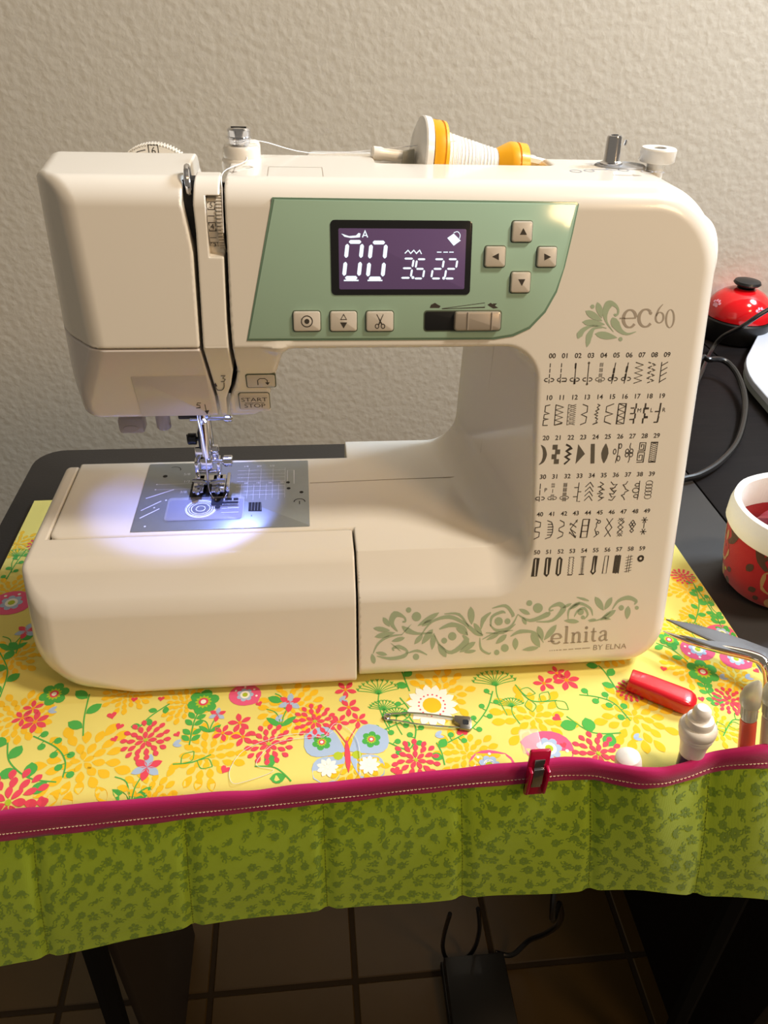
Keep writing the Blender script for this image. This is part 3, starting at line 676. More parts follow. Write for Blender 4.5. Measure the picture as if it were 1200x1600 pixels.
# ------------------------------------------------------------------ control panel
PANEL = [face(428, 311)]+[face(*p) for p in ((388, 530), (600, 529), (770, 528), (800, 523), (826, 511), (850, 486), (868, 454), (880, 420), (893, 365), (902, 322), (899, 318))]
pcx = sum(q[0] for q in PANEL)/len(PANEL); pcz = sum(q[1] for q in PANEL)/len(PANEL)
mb = MB(); mb.prism([(q[0]+.9*(1 if q[0] > pcx else -1), q[1]+.9*(1 if q[1] > pcz else -1)) for q in PANEL], FP, -1.5, 0.45, 0.3); mb.build('panel_rim', mat('rim_green', '#71907A', .2, coat=.5), sm)
mb = MB(); mb.prism(PANEL, FP, -1.5, 1.0, 0.9); panel = mb.build('control_panel', GREENP, sm, label='glossy mint green control panel')
def frect(x0, y0, x1, y1):
    a = face(x0, y1); b = face(x1, y0); return (a[0], b[0], a[1], b[1])
def plate(rect, r, h0, h1, bev, m, name, parent, label=None):
    mb = MB(); mb.prism(rrect(*rect, r), FP, h0, h1, bev); return mb.build(name, m, parent, label=label)
bz = plate(frect(518, 345, 738, 461), 2.4, 0.8, 1.5, 0.3, BEZEL, 'screen_frame', panel)
plate(frect(530, 358, 728, 452), .8, 1.2, 1.6, 0.1, LCD, 'display_screen', panel, 'backlit purple display')
def fpx(a, b, off): q = face(a, b); return FP(q[0], q[1], off)
sg = Print()
def seg7(ch, x, y, w, h, sl, t):   # photo-pixel box, top-left, slanted
    segs = {'0': 'abcdef', '3': 'abgcd', '5': 'afgcd', '2': 'abged'}[ch]
    P = {'a': ((0, 0), (1, 0)), 'b': ((1, 0), (1, .5)), 'c': ((1, .5), (1, 1)), 'd': ((0, 1), (1, 1)), 'e': ((0, .5), (0, 1)), 'f': ((0, 0), (0, .5)), 'g': ((0, .5), (1, .5))}
    for s_ in segs:
        (a, b), (c, d) = P[s_]; q = []
        for u, v, ee in ((a, b, 1), (c, d, -1)):
            du, dv = (c-a)*.09*ee*(1 if a != c else 0), (d-b)*.12*ee; q.append((x+(u+du)*w-sl*(v+dv), y+(v+dv)*h))
        m1 = ((q[0][0]*.88+q[1][0]*.12), (q[0][1]*.88+q[1][1]*.12)); m2 = ((q[0][0]*.12+q[1][0]*.88), (q[0][1]*.12+q[1][1]*.88))
        sg.stroke([q[0], m1, m2, q[1]], [t*.25, t, t, t*.25], 0)
seg7('0', 543, 378, 23, 56, 6, 6); seg7('0', 580, 379, 23, 56, 6, 6)
seg7('3', 630, 404, 16, 30, 5, 3); seg7('5', 651, 405, 14, 30, 5, 3); seg7('2', 678, 405, 15, 30, 5, 3); seg7('2', 699, 405, 15, 30, 5, 3)
sg.circle((644.5, 433.5), 2.3); sg.circle((692.5, 434.5), 2.3)
sg.stroke([(537, 438), (560, 438)], 2.2); sg.stroke([(574, 438), (597, 438)], 2.2)
sg.stroke([(632, 396), (637, 391), (641, 396), (646, 391), (650, 396), (655, 391), (658, 397)], 1.6)
for a in (682, 692, 701): sg.stroke([(a, 394), (a+7, 394)], 1.5)
sg.poly([(533, 365), (545, 369), (556, 368), (560, 364), (563, 365), (562, 371), (548, 372), (538, 370)])
sg.poly([(698, 372), (708, 365), (719, 376), (708, 384)]); sg.stroke([(708, 364), (714, 362), (718, 367), (717, 373)], 1.1, 0, 0, 3)
sg.stroke([(566, 371), (570, 361), (574, 371)], 1.8); sg.stroke([(568, 368), (572, 368)], 1.4)
sg.build('display_segments', [SEG], fpx, panel, off=1.66, up=(0, -1, .3))
for nm, r in (('needle_stop_button', (459, 486, 500, 517)), ('needle_position_button', (516, 486, 557, 517)), ('thread_cutter_button', (572, 486, 614, 517)),
              ('up_button', (798, 346, 831, 378)), ('left_button', (756, 385, 789, 417)), ('right_button', (837, 386, 869, 417)), ('down_button', (796, 425, 828, 457))):
    rc = frect(*r); b = plate(rc, 1.4, .8, 3.0, .9, BUTTON, nm, panel)
    mb = MB(); mb.prism(rrect(rc[0]-.6, rc[1]+.6, rc[2]-.6, rc[3]+.6, 1.8), FP, .8, 1.05, .1); mb.build('button_surround', mat('surround_dark', '#55604F', .4) if 'surround_dark' not in MATS else MATS['surround_dark'], panel)
    p = Print(); x = (r[0]+r[2])/2; y = (r[1]+r[3])/2
    if nm == 'needle_stop_button':
        p.stroke([(x+8.5*math.cos(t), y+8.5*math.sin(t)) for t in [2*math.pi*k/22 for k in range(23)]], 1.6); p.circle((x, y), 4)
    elif nm == 'needle_position_button':
        p.stroke([(x-4.5, y-3), (x, y-11), (x+4.5, y-3), (x-5.2, y-3)], 1.1); p.poly([(x-5.5, y+1.5), (x+5.5, y+1.5), (x, y+11)])
    elif nm == 'thread_cutter_button':
        p.stroke([(x-5, y-11), (x+3, y+5)], [1, 2.2]); p.stroke([(x+5, y-11), (x-2, y+5)], [1, 2.2])
        for s in (-1, 1): p.stroke([(x+s*4.6+2.8*math.cos(t), y+7.5+3.4*math.sin(t)) for t in [2*math.pi*k/12 for k in range(13)]], 1.4)
    else:
        d = {'up_button': (0, -1), 'down_button': (0, 1), 'left_button': (-1, 0), 'right_button': (1, 0)}[nm]; x += 1 if d[0] == 0 else 0
        p.poly([(x+d[0]*5.5, y+d[1]*5.5), (x-d[0]*5-d[1]*5.5, y-d[1]*5-d[0]*5.5), (x-d[0]*5+d[1]*5.5, y-d[1]*5+d[0]*5.5)])
    p.build('button_symbol', [INK], fpx, b, off=3.06, up=(0, -1, .3))
plate(frect(661, 484, 784, 518), 2, .8, 1.15, .1, MATS['surround_dark'], 'slider_surround', panel)
plate(frect(663, 486, 781, 516), 1.5, .9, 1.3, .1, BLACKP, 'slider_track', panel)
SILV = mat('silver_slider', '#B9AD9E', .3, metal=.35)
sl = plate(frect(708, 486, 781, 516), 1.8, 1.2, 4.4, 1.2, SILV, 'speed_slider', panel, 'silver speed slider')
plate(frect(727, 487, 730, 515), .2, 4.0, 5.0, .2, SILV, 'grip_ridge', sl); plate(frect(764, 487, 767, 515), .2, 4.0, 5.0, .2, SILV, 'grip_ridge', sl)
p = Print()
p.stroke([(690, 482), (757, 473), (757, 480), (690, 482.5)], .9)
p.poly([(671, 481), (673, 476), (679, 473), (684, 476), (688, 478), (686, 481)]); p.poly([(761, 476), (766, 473), (772, 477), (778, 481), (770, 482), (765, 479)]); p.poly([(769, 474), (776, 474), (772, 478)])
p.build('speed_marks', [INK], fpx, panel, off=1.06, up=(0, -1, .3))
# ------------------------------------------------------------------ printing on the front
ch = Print()
def cell(r, c): return (120.0+8.1*c, 219.2-24.75*r+(.25*r if r < 5 else 0))
HW, HH = 2.5, 6.2
def zz(n, x0, x1, y0=HH, y1=-HH, st=0): return [((x0, x1)[(k+st) % 2], y0+(y1-y0)*k/n) for k in range(n+1)]
def dash(x0, y0, x1, y1, n, duty=.6): return [[(x0+(x1-x0)*k/n, y0+(y1-y0)*k/n), (x0+(x1-x0)*(k+duty)/n, y0+(y1-y0)*(k+duty)/n)] for k in range(n)]
def pill(dx=0): return [[(dx+s*.9, -2.5), (dx+s*2.4, -2.7), (dx+s*3, -3.5), (dx+s*2.4, -4.3), (dx+s*.9, -4.5)] for s in (-1, 1)]
def sine(a, n, m=24, x0=0): return [(x0+a*math.sin(2*math.pi*n*k/m), HH-2*HH*k/m) for k in range(m+1)]
def circ(cx, cy, r, ry=None, m=12): return [(cx+r*math.cos(2*math.pi*k/m), cy+(ry or r)*math.sin(2*math.pi*k/m)) for k in range(m+1)]
def thick(pts, w): return ('w', pts, w)
def fill(pts): return ('f', pts)
def bars(x0, x1, n): return [[(x0, HH-2*HH*k/n), (x1, HH-2*HH*k/n)] for k in range(n+1)]
ICON = {
 0: dash(0, HH, 0, -HH, 4, .75)+pill(), 1: dash(-1, HH, -1, -HH, 4, .75)+[pill()[0], [(-.2, -2.6), (2.6, -2.6), (2.9, -3.4), (2.6, -4.4), (-.2, -4.4)]],
 2: [[(0, HH), (0, -HH)], thick([(-.2, HH), (-.2, 3)], 1), thick([(0, -3), (0, -HH)], 1.2)]+pill(), 3: [[(0, HH), (0, -HH)], fill(circ(0, HH, .7)), fill(circ(0, -HH, .7))]+pill(),
 4: sum([dash(x, HH, x, -HH, 4, .75) for x in (-.8, 0, .8)], [])+pill(), 5: [[(.8, HH), (-.5, -HH)], thick([(.3, 3), (.1, 0)], 1.2), thick([(0, -.5), (-.3, -4)], 1.3)]+pill(), 6: [[(.8, HH), (-.5, -HH)], thick([(.4, 4), (0, .5)], 1.2), thick([(0, -.5), (-.3, -4)], 1.1)]+pill(.4),
 7: [zz(8, -HW, HW)], 8: sum([dash(*zz(8, -HW, HW)[k], *zz(8, -HW, HW)[k+1], 2, .7) for k in range(8)], []), 9: [[(-2, HH), (-2, -HH)]]+[[(-2, y-2.2), (2, y)] for y in (HH, 3, 0, -3.4)],
 10: [[(2, HH), (-1, HH-.6), (-1.2, 2), (1.8, 1), (-1.4, .4), (-1.6, -2), (1.4, -2.4), (-1.6, -3), (-1.8, -HH), (1.3, -HH)]], 11: [zz(8, -HW, HW), [(-HW, HH), (-HW, -HH)], [(-HW, -HH), (HW, -HH+1)]], 12: [zz(10, -HW, HW), zz(10, -HW+1, HW, st=1), [(-HW, HH), (-HW, -HH)]],
 13: [[(-1.5, HH), (1.8, 5), (1.8, 1.5), (-1.8, 0), (1.8, -1.5), (1.4, -5), (-2, -HH)]], 14: [[(0, HH), (1.6, 5.4), (0, 4.2), (1.2, 3), (-.8, 2), (.8, .8), (-1.4, 0), (.8, -1), (-.6, -2), (1, -3), (0, -4), (1, -5), (-2, -HH)]], 15: [[(2.6, HH), (-2, 4.6), (-2.2, 1.4), (2.4, 0), (-2.4, -1.4), (-2.6, -4.6), (2, -HH)]],
 16: [[(-2.4, HH), (2.4, HH), (2.2, -HH), (-2.6, -HH), (-2.4, HH)], zz(7, -2.4, 2.3)], 17: [thick([(1, HH), (1, 3)], .9), thick([(.4, 3), (.4, 0)], .9), thick([(1, 0), (1, -3)], .9), thick([(.4, -3), (.4, -HH)], .9)]+[thick([(-2.4, y), (0, y)], .7) for y in (3.4, 0, -3.6)],
 18: [thick([(-1, HH), (-1, 3.4)], 1), thick([(-1.6, 3.4), (-1.6, 0)], 1), thick([(-.8, 0), (-.8, -3)], 1), thick([(-1.6, -3), (-1.6, -HH)], 1), thick([(-1, 3), (1.4, 3)], 1.2), thick([(-1, -2.4), (1.4, -2.4)], 1.4)], 19: [thick([(.8, HH), (.6, 1)], 1), thick([(.6, 1), (.2, -2)], .8), thick([(.4, -2), (0, -5.6)], 1), thick([(-2.4, 1), (.6, 1)], .7), thick([(-2.4, -5.6), (.2, -5.6)], .7)],
 20: [('v', [(-2, HH, .2), (0, 4, 1.8), (1, 0, 2.6), (0, -4, 1.8), (-2.4, -HH, .2)])], 21: [fill([(x-1.6, y), (x+1.6, y), (x+1.6, y-3), (x-1.6, y-3)]) for x, y in ((-.8, HH), (1.1, 3.2), (-1, .2), (.8, -2.9))], 22: [thick([(-1.8, HH), (.6, HH-1.2), (1.8, 4), (-1.2, 2), (1.4, .2), (-1.6, -1.6), (1.2, -3.4), (-.6, -5), (-2, -HH)], 1.1)],
 23: [fill([(-2, HH), (3, 0), (-2.6, -HH)])], 24: [fill([(-1.8, HH), (.8, HH), (1.8, -HH), (-.8, -HH)])], 25: [('v', [(0, HH, .2), (0, 3, 3.6), (0, 0, 4.8), (0, -3, 3.6), (0, -HH, .2)])], 26: [[(.6, HH), (.6, 0), (-.4, -HH)]]+[circ(1.7, 4.4, .9, 1.5), circ(-1.7, 1, .9, 1.6), circ(1.3, -3.4, 1, 1.6)],
 27: [[(.4, HH), (0, 4), (.5, 2.4)], [(.4, -2.4), (.6, -4.4), (0, -HH)]]+[circ(x, y, 1.1, 1.4) for x, y in ((-1.4, 1), (1.4, 1), (-1.4, -1.2), (1.4, -1.2))]+[circ(0, 0, .6)], 28: [[(-2.4, 1), (-2, 1), (2.2, 1), (2.4, HH), (-1.6, HH), (-1.6, 2), (1.2, 2), (1.2, 5), (-.4, 5), (-.4, 3.2)], [(-2.4, -HH), (2, -HH), (2.2, 0), (-2.2, 0), (-2.2, -5), (1, -5), (1, -1.6), (-1, -1.6), (-1, -3.6)]],
 29: [zz(10, -2, 2), zz(10, -2, 2, st=1), [(-2.2, HH), (-2.4, -HH)], [(2.2, HH), (2, -HH)], thick([(-2.4, HH), (2.4, HH)], .8), thick([(-2.4, -HH), (2.2, -HH)], .8)],
 30: dash(-.4, HH, -.4, -HH, 3, .85)+pill(), 31: sum([dash(x, HH, x, 3.2, 2, .8)+dash(x, -1, x, -HH+1, 2, .8) for x in (-.8, 0, .8)], [])+[[(0, 2.4), (0, 0)]]+pill(), 32: sum([dash(x, HH, x, -HH, 4, .85) for x in (-1, -.35, .35, 1)], [])+pill(),
 33: [[(1, HH), (.6, -HH), (2.8, -HH)], [(-2, 3), (.8, 3)], [(.8, .2), (3, .2)], [(-2.2, -3), (.6, -3)]], 34: [[(-2.6, y-3), (.4, y), (2.8, y-3.2)] for y in (HH, 3.2, .2, -2.8)], 35: [zz(8, -1.2, 1.4), [(-2.4, 3), (0, 3)], [(2.6, 1), (0, 1)], [(-2.4, -1.4), (0, -1.4)], [(2.6, -4), (0, -4)]], 36: [[(-2, HH), (0, 4), (2.4, 4.4), (.6, 2), (-2, 2), (0, 0), (2.2, .4), (.6, -2), (-2, -1.6), (-.4, -4), (2, -3.4), (0, -HH), (-2.4, -5.6)], [(1.6, 2.6), (-1.2, 1), (1.2, -1)]],
 37: [[(1.4, HH), (.2, 4.2), (-1.6, 4), (0, 2), (.4, 1), (2.6, 0), (.2, -1), (0, -2.4), (-2, -3), (-.4, -4.4), (.6, -HH)]], 38: [[(1.4, HH), (1.4, 3.4)]]+[circ(0, 3.6, 1.5, 1), circ(-.6, 0, 2.2, 1.6), circ(0, -3.8, 1.6, 1), [(1.4, 3.4), (1.6, 0), (1.2, -HH)]], 39: [circ(0, y, 2.3, 1.5) for y in (4.6, 2.4, .2, -2, -4.4)],
 40: [[(-2, HH), (1.8, 5), (1.6, 2), (-1.6, 1.6), (-1.8, -1), (1.4, -1.6), (1.2, -4.6), (-2.2, -HH)]], 41: [[(-2, HH), (1, 5), (2.2, 2), (2.2, -2), (1, -5), (-2.6, -HH)]]+[[(-1.4, y), (2, y)] for y in (3.6, 1.8, 0, -1.8, -3.6)], 42: [[(-1.6, HH), (1.4, 4.6), (1.6, 2.4), (-1.6, .8), (-1.6, -1), (1.4, -2.4), (1, -4.6), (-2.4, -HH)]],
 43: [[(-2.4, 4), (2, 1)], [(2.4, HH), (-2, 0), (2, -3)], [(-2, 0), (2.2, -HH)], [(-2.6, -2), (2, -HH)], fill([(1, 5.6), (2.4, HH), (2.2, 4)]), fill([(-2.6, 4), (-1.6, 2.6), (-2.8, 2.6)]), fill([(-2.6, -2), (-1.4, -2.6), (-2.6, -3.6)]), fill([(1, -5.4), (2.4, -4.4), (2.2, -HH)])], 44: [thick([(-2, HH), (2.2, HH), (1.6, -HH), (-2.6, -HH), (-2, HH)], .6), thick([(-2.2, 2), (2, 2)], .5), thick([(-2.4, -2), (1.8, -2)], .5)],
 45: [[(-1.4, HH), (.6, 5), (-.6, 3.4), (-.4, 1), (-1.4, -1), (-.4, -3), (.4, -4.6), (-1.6, -HH)], circ(1, 4.2, 1, 1), circ(.6, -3.4, 1, 1)], 46: [[(-2.2, HH), (2.2, 0), (-2.4, -HH)], [(2.2, HH), (-2.2, 0), (2, -HH)]], 47: [zz(4, -1.8, 1.8), zz(4, -1.8, 1.8, st=1), [(-2.4, 4.4), (0, HH), (2.2, 3.6), (-2.2, 0)], [(2, 0), (-2, -4), (0, -HH), (2, -4)]], 48: [circ(x, y, 1.3, 1.3, 4) for x, y in ((-1, 1.6), (1, 1.6), (0, 3.2), (0, 0), (0, -2.6))], 49: [[(0, 3), (0, -1.4)]]+[[(-2.2*math.cos(a), y+2.2*math.sin(a)), (2.2*math.cos(a), y-2.2*math.sin(a))] for y in (4.4, -3.6) for a in (0, 1.05, 2.1)],
 50: [thick([(-1.2, HH), (1.2, HH), (.8, -HH), (-1.6, -HH), (-1.2, HH)], 1.1)], 51: [thick([(-1.2, HH), (1.2, HH), (1, -5), (0, -HH), (-1.4, -5), (-1.2, HH)], 1.1)], 52: [thick([(-1.2, 5), (0, HH), (1.2, 5), (1, -5), (-.2, -HH), (-1.4, -5), (-1.2, 5)], 1.1)], 53: [zz(14, -1.8, -1), zz(14, 1, 1.8), [(-1.8, HH), (1.8, HH)], thick([(-1.8, -HH), (1.4, -HH)], .7)], 54: [[(.2, HH), (0, -HH)]]+bars(-1.2, 1.2, 12)[1:-1]+[thick([(-1.8, HH), (1.8, HH)], .6), thick([(-2, -HH), (1.6, -HH)], .7)],
 55: [thick([(-.7, HH), (.9, HH), (.9, -2.6), (1.2, -4.6), (-.2, -HH), (-1.6, -4.6), (-1, -2.6), (-.7, HH)], 1.0)], 56: [thick([(-1, HH), (1.4, HH), (1, -HH), (-1.6, -HH), (-1, HH)], .35)], 57: [thick([(-1.8, HH), (-2.2, -HH)], .75), thick([(-.9, HH+.4), (-1.3, -HH)], .75), thick([(0, HH), (-.4, -HH-.4)], .75), thick([(.9, HH+.4), (.5, -HH)], .75), thick([(1.8, HH), (1.4, -HH-.4)], .75)], 58: [[(-.6, HH), (-1, -HH)], [(1, HH), (.6, -HH)]]+[[(-2.4, y-.6), (2.4, y+.4)] for y in (5, 3, 1, -1, -3, -5)], 59: [('o', 0)]}
for k in range(60):
    r, c = divmod(k, 10); cx, czz = cell(r, c); ch.text('%02d' % k, (cx, czz), 4.0, 0, 0, 0.0, 1.08, bold=.05)
    ccx, ccz = cx+(-1.1 if r != 5 else -.4)+.25, czz-10.4
    for s in ICON[k]:
        if isinstance(s, tuple) and s[0] == 'w': ch.stroke([(ccx+a*1.02, ccz+b) for a, b in s[1]], s[2], 0)
        elif isinstance(s, tuple) and s[0] == 'f': ch.poly([(ccx+a, ccz+b) for a, b in s[1]], 1)
        elif isinstance(s, tuple) and s[0] == 'v': ch.stroke([(ccx+a, ccz+b, w) for a, b, w in s[1]], 1, 1, 0, 4)
        elif isinstance(s, tuple) and s[0] == 'o': ch.stroke([(ccx+a, ccz+3.4+b) for a, b in circ(0, 0, 1.7)], 1.4, 0)
        else: ch.stroke([(ccx+a, ccz+b) for a, b in s], 0.33 if k in (4, 12, 29, 31, 32, 39, 47, 53, 54, 58) else 0.50, 0)
for k, t in ((17, 'M'), (18, 'L'), (19, 'R'), (30, 'P')):
    cx, czz = cell(*divmod(k, 10)); ch.text(t, (cx+2.5, czz-8.6), 3.6, 0, 0)
ch.build('stitch_chart', [INK, INK2], FP, sm, off=0.12, up=(0, -1, .3))
# serif lettering drawn with swelling strokes, unit height 1 = x-height
def arc(cx, cy, rx, ry, a0, a1, w0, w1, n=12, thickside=None):
    out = []
    for k in range(n+1):
        t = math.radians(a0+(a1-a0)*k/n); out.append((cx+rx*math.cos(t), cy+ry*math.sin(t), w0+(w1-w0)*abs(math.cos(t))))
    return out
GL = {'e': ([arc(.45, .5, .42, .47, 8, 320, .07, .17), [(.05, .52, .06), (.87, .52, .06)]], 1.0), 'c': ([arc(.48, .5, .44, .47, 45, 320, .07, .17), [(.78, .82, .16), (.80, .74, .18), (.78, .68, .08)]], .95),
      'l': ([[(.22, 0, .16), (.22, 1.62, .16)], [(0, .03, .06), (.46, .03, .06)], [(.02, 1.6, .05), (.26, 1.6, .08)]], .52), 'n': ([[(.22, 0, .16), (.22, .98, .16)], [(0, .03, .06), (.44, .03, .06)], [(.02, .95, .06), (.24, .95, .06)], [(.24, .7, .05), (.42, .92, .10), (.62, .95, .14), (.76, .75, .16), (.76, 0, .16)], [(.56, .03, .06), (.98, .03, .06)]], 1.05),
      'i': ([[(.22, 0, .16), (.22, .98, .16)], [(0, .03, .06), (.44, .03, .06)], [(.02, .95, .06), (.24, .95, .06)], arc(.2, 1.36, .06, .06, 0, 360, .12, .12)], .5), 't': ([[(.26, 1.32, .06), (.24, .9, .15), (.22, .25, .16), (.34, .06, .13), (.52, .08, .06)], [(.0, .94, .07), (.5, .94, .07)]], .62),
      'a': ([[(.12, .76, .14), (.26, .93, .08), (.5, .95, .1), (.62, .78, .16), (.62, .16, .16), (.74, .05, .09), (.84, .1, .05)], [(.62, .58, .05), (.3, .5, .08), (.1, .3, .15), (.16, .1, .13), (.34, .04, .08), (.6, .2, .05)]], .88),
      '6': ([[(.62, 1.48, .05), (.3, 1.1, .12), (.1, .55, .14)], arc(.42, .42, .33, .42, 0, 360, .06, .14, 18)], .92), '0': ([arc(.42, .5, .34, .5, 0, 360, .05, .14, 20)], .92)}
def serif(pr, txt, o, ux, uy, mi=0, sp=0.06, bold=1.35):
    x = 0
    for c in txt:
        st, adv = GL[c]
        for s in st: pr.stroke([(o[0]+ux[0]*(x+a)+uy[0]*b, o[1]+ux[1]*(x+a)+uy[1]*b, w*math.hypot(*ux)*bold) for a, b, w in s], 1, mi, 0, 3 if len(s) > 2 else 0)
        x += adv+sp
lg = Print()       # photo pixels, laid on the leaning front
def L1(a, b): return (820+a/4.615, 460+b/4.615)
for a, b, w in (((560, 192), (437, 118), 50), ((556, 172), (522, 55), 46), ((580, 216), (413, 198), 50), ((668, 312), (505, 283), 54)):
    lg.leaf(L1(*a), L1(*b), w/4.615, 0, 0, .58, 7)
for s in ([(590, 243, 4), (500, 225, 12), (430, 250, 30), (395, 290, 44), (385, 318, 6)], [(560, 240, 4), (500, 245, 18), (466, 295, 44), (455, 345, 34), (448, 378, 3)], [(640, 270, 3), (590, 200, 14), (580, 130, 40), (605, 72, 56), (640, 70, 30), (670, 100, 16), (672, 135, 14), (655, 150, 18), (645, 140, 12)],
          [(803, 268, 3), (740, 285, 16), (690, 262, 34), (655, 215, 62), (640, 185, 48), (632, 166, 4)]):
    lg.stroke([(*L1(a, b), w/4.615) for a, b, w in s], 1, 0, 0, 5)
for a, b, r in ((488, 87, 15), (690, 322, 15)): lg.circle(L1(a, b), r/4.615, 0)
lg.stroke([L1(684, 172), L1(720, 172)], 9/4.615, 1)
serif(lg, 'ec', L1(706, 243), (23.6, -0.9), (0.8, -29), 1, .02, 1.25); serif(lg, '60', L1(928, 204), (18.0, -.8), (1.6, -19), 1, .04) if False else (serif(lg, '6', L1(934, 206), (18.5, -.8), (1.4, -19.5), 1, 0, 1.1), serif(lg, '0', L1(1010, 240), (18.0, -.8), (1.2, -28), 1, 0, 1.1))
lg.build('model_logo', [INKG, INKB], fpx, sm, off=0.12, up=(0, -1, .3))
fo = Print()
def L2(a, b): return (560+a/2.609, 910+b/2.609)
for a, b, w in (((130, 196), (60, 186), 20), ((150, 204), (66, 222), 24), ((128, 180), (100, 142), 20), ((172, 218), (218, 168), 4), ((135, 240), (190, 225), 18), ((130, 245), (175, 282), 4), ((70, 285), (118, 295), 16), ((55, 290), (65, 332), 20), ((240, 178), (330, 122), 22), ((258, 178), (300, 152), 18), ((228, 252), (262, 212), 20), ((258, 252), (304, 190), 26), ((300, 275), (308, 205), 22), ((325, 250), (358, 305), 26), ((462, 172), (458, 98), 28),
                ((448, 214), (398, 185), 20), ((505, 215), (470, 165), 20), ((412, 285), (478, 242), 24), ((430, 285), (480, 278), 14), ((520, 235), (575, 210), 14), ((560, 250), (605, 212), 22), ((668, 140), (684, 172), 16), ((655, 108), (700, 130), 18), ((830, 105), (870, 85), 12), ((838, 155), (900, 160), 18), ((935, 155), (970, 150), 10), ((1000, 115), (965, 58), 26), ((1003, 112), (1034, 60), 22), ((985, 155), (1050, 112), 22), ((1095, 150), (1100, 95), 24), ((640, 275), (640, 225), 24), ((668, 275), (735, 265), 18), ((740, 265), (705, 205), 30),
                ((752, 235), (732, 178), 26), ((756, 236), (808, 172), 24), ((1030, 150), (990, 145), 10), ((860, 110), (905, 82), 14)):
    fo.leaf(L2(a[0], a[1]), L2(b[0], b[1]), w/2.609, 0, 0, .55, 6)
for s in ([(300, 205, 4), (240, 208, 12), (200, 195, 28), (178, 178, 4)], [(160, 200, 3), (135, 165, 22), (150, 130, 30), (185, 140, 9), (192, 158, 8), (180, 160, 7)], [(60, 290, 3), (80, 250, 10), (120, 222, 12), (180, 212, 3)], [(75, 300, 3), (130, 310, 14), (185, 300, 18), (198, 278, 9), (165, 262, 18), (140, 268, 8), (145, 278, 6)], [(195, 290, 3), (240, 278, 12), (280, 295, 4)], [(255, 215, 3), (300, 160, 10), (370, 140, 18), (430, 165, 14), (480, 205, 20), (508, 215, 8)], [(350, 128, 3), (410, 130, 12), (450, 180, 4)],
          [(330, 190, 6), (380, 172, 22), (430, 185, 14), (445, 215, 4)], [(310, 215, 3), (335, 260, 10), (380, 285, 16), (440, 240, 28), (425, 215, 5)], [(500, 190, 3), (510, 150, 22), (540, 122, 6)], [(540, 180, 4), (545, 140, 12), (585, 120, 14), (600, 125, 3)], [(545, 105, 3), (600, 95, 14), (630, 130, 16), (625, 140, 3)], [(535, 170, 3), (565, 195, 12), (620, 180, 10), (650, 130, 3)], [(520, 205, 3), (590, 205, 10), (640, 170, 4)], [(495, 225, 3), (500, 270, 10), (530, 290, 9), (540, 285, 3)], [(650, 130, 3), (700, 155, 14), (770, 130, 24), (775, 120, 3)],
          [(725, 160, 3), (790, 155, 12), (835, 110, 24), (820, 88, 20), (785, 100, 8), (780, 115, 7), (795, 112, 6)], [(855, 150, 3), (860, 110, 10), (900, 85, 14), (945, 105, 10), (955, 135, 3)], [(880, 140, 3), (895, 115, 10), (920, 105, 12), (935, 130, 8), (920, 150, 3)], [(890, 60, 3), (920, 68, 12), (940, 75, 3)], [(940, 160, 3), (985, 150, 7), (1030, 120, 4)], [(1035, 110, 3), (1060, 75, 12), (1100, 62, 20), (1132, 75, 14), (1125, 90, 4)], [(620, 220, 4), (660, 200, 18), (720, 205, 10), (755, 245, 3)], [(505, 232, 3), (560, 205, 9), (630, 195, 3)]):
    fo.stroke([(*L2(a, b), max(2, w*.9)/2.609) for a, b, w in s], 1, 0, 0, 4)
for a, b, r in ((205, 112, 11), (237, 139, 19), (697, 84, 12), (732, 104, 20), (572, 158, 17), (608, 158, 12), (350, 237, 12), (383, 219, 17), (597, 267, 16), (564, 285, 11), (906, 120, 13), (915, 142, 8), (1072, 103, 11), (1135, 103, 8), (235, 303, 13)): fo.circle(L2(a, b), r/2.609, 0)
fo.build('printed_flourish', [INKG], fpx, sm, off=0.12, up=(0, -1, .3))
nm = Print(); nm.stroke([L2(772, 240), L2(800, 239)], 1.6, 0); serif(nm, 'elnita', L2(785, 252), (17.6, -1.15), (1.2, -16.4), 0, .1)
for x0, x1 in ((779, 782), (787, 791), (796, 801), (806, 813), (818, 828), (834, 850), (856, 876), (882, 908), (912, 944)): nm.stroke([L2(x0, 278-(x0-779)*.07), L2(x1, 278-(x1-779)*.07)], 1.2, 0)
nm.build('name_print', [INKB], fpx, sm, off=0.14, up=(0, -1, .3))
by = Print(); a = face(*L2(1024, 263)); by.text('BY ELNA', a, 5.7, 0, 0, 0, 1.12); by.build('name_print', [INKB], FP, sm, off=0.14, up=(0, -1, .3))
# ------------------------------------------------------------------ head details
def UP(x, z, off=0): return (x, 65+(225-z)*.30-off*.958, z-off*.287)       # undercut below the face
def ucp(px, py, off=0): p = at(px, py, (0, .958, .287), .958*65+.287*225); return UP(p[0], p[2], off)
def ur(x0, y0, x1, y1):
    a = at(x0, y1, (0, .958, .287), .958*65+.287*225); b = at(x1, y0, (0, .958, .287), .958*65+.287*225); return (a[0], b[0], a[2], b[2])
rv = MB(); rv.prism(rrect(*ur(387, 585, 429, 604), 1.2), UP, -1, 1.0, .5); rv = rv.build('reverse_button', BUTTON, sm)
ss0 = MB(); ss0.prism(rrect(*ur(369, 609, 421, 643), 2.0), UP, -1, .25, .2); ss0.build('button_surround', WHITE2, sm)
mb = MB(); mb.prism(rrect(*ur(374.8, 612, 421, 639.5), 1.8), UP, -1, .4, .1); mb.build('button_surround', MATS['surround_dark'], sm)
ss = MB(); ss.prism(rrect(*ur(376, 613, 420, 638), 1.6), UP, -1, 2.2, .9); ss = ss.build('start_stop_button', BUTTON, sm)
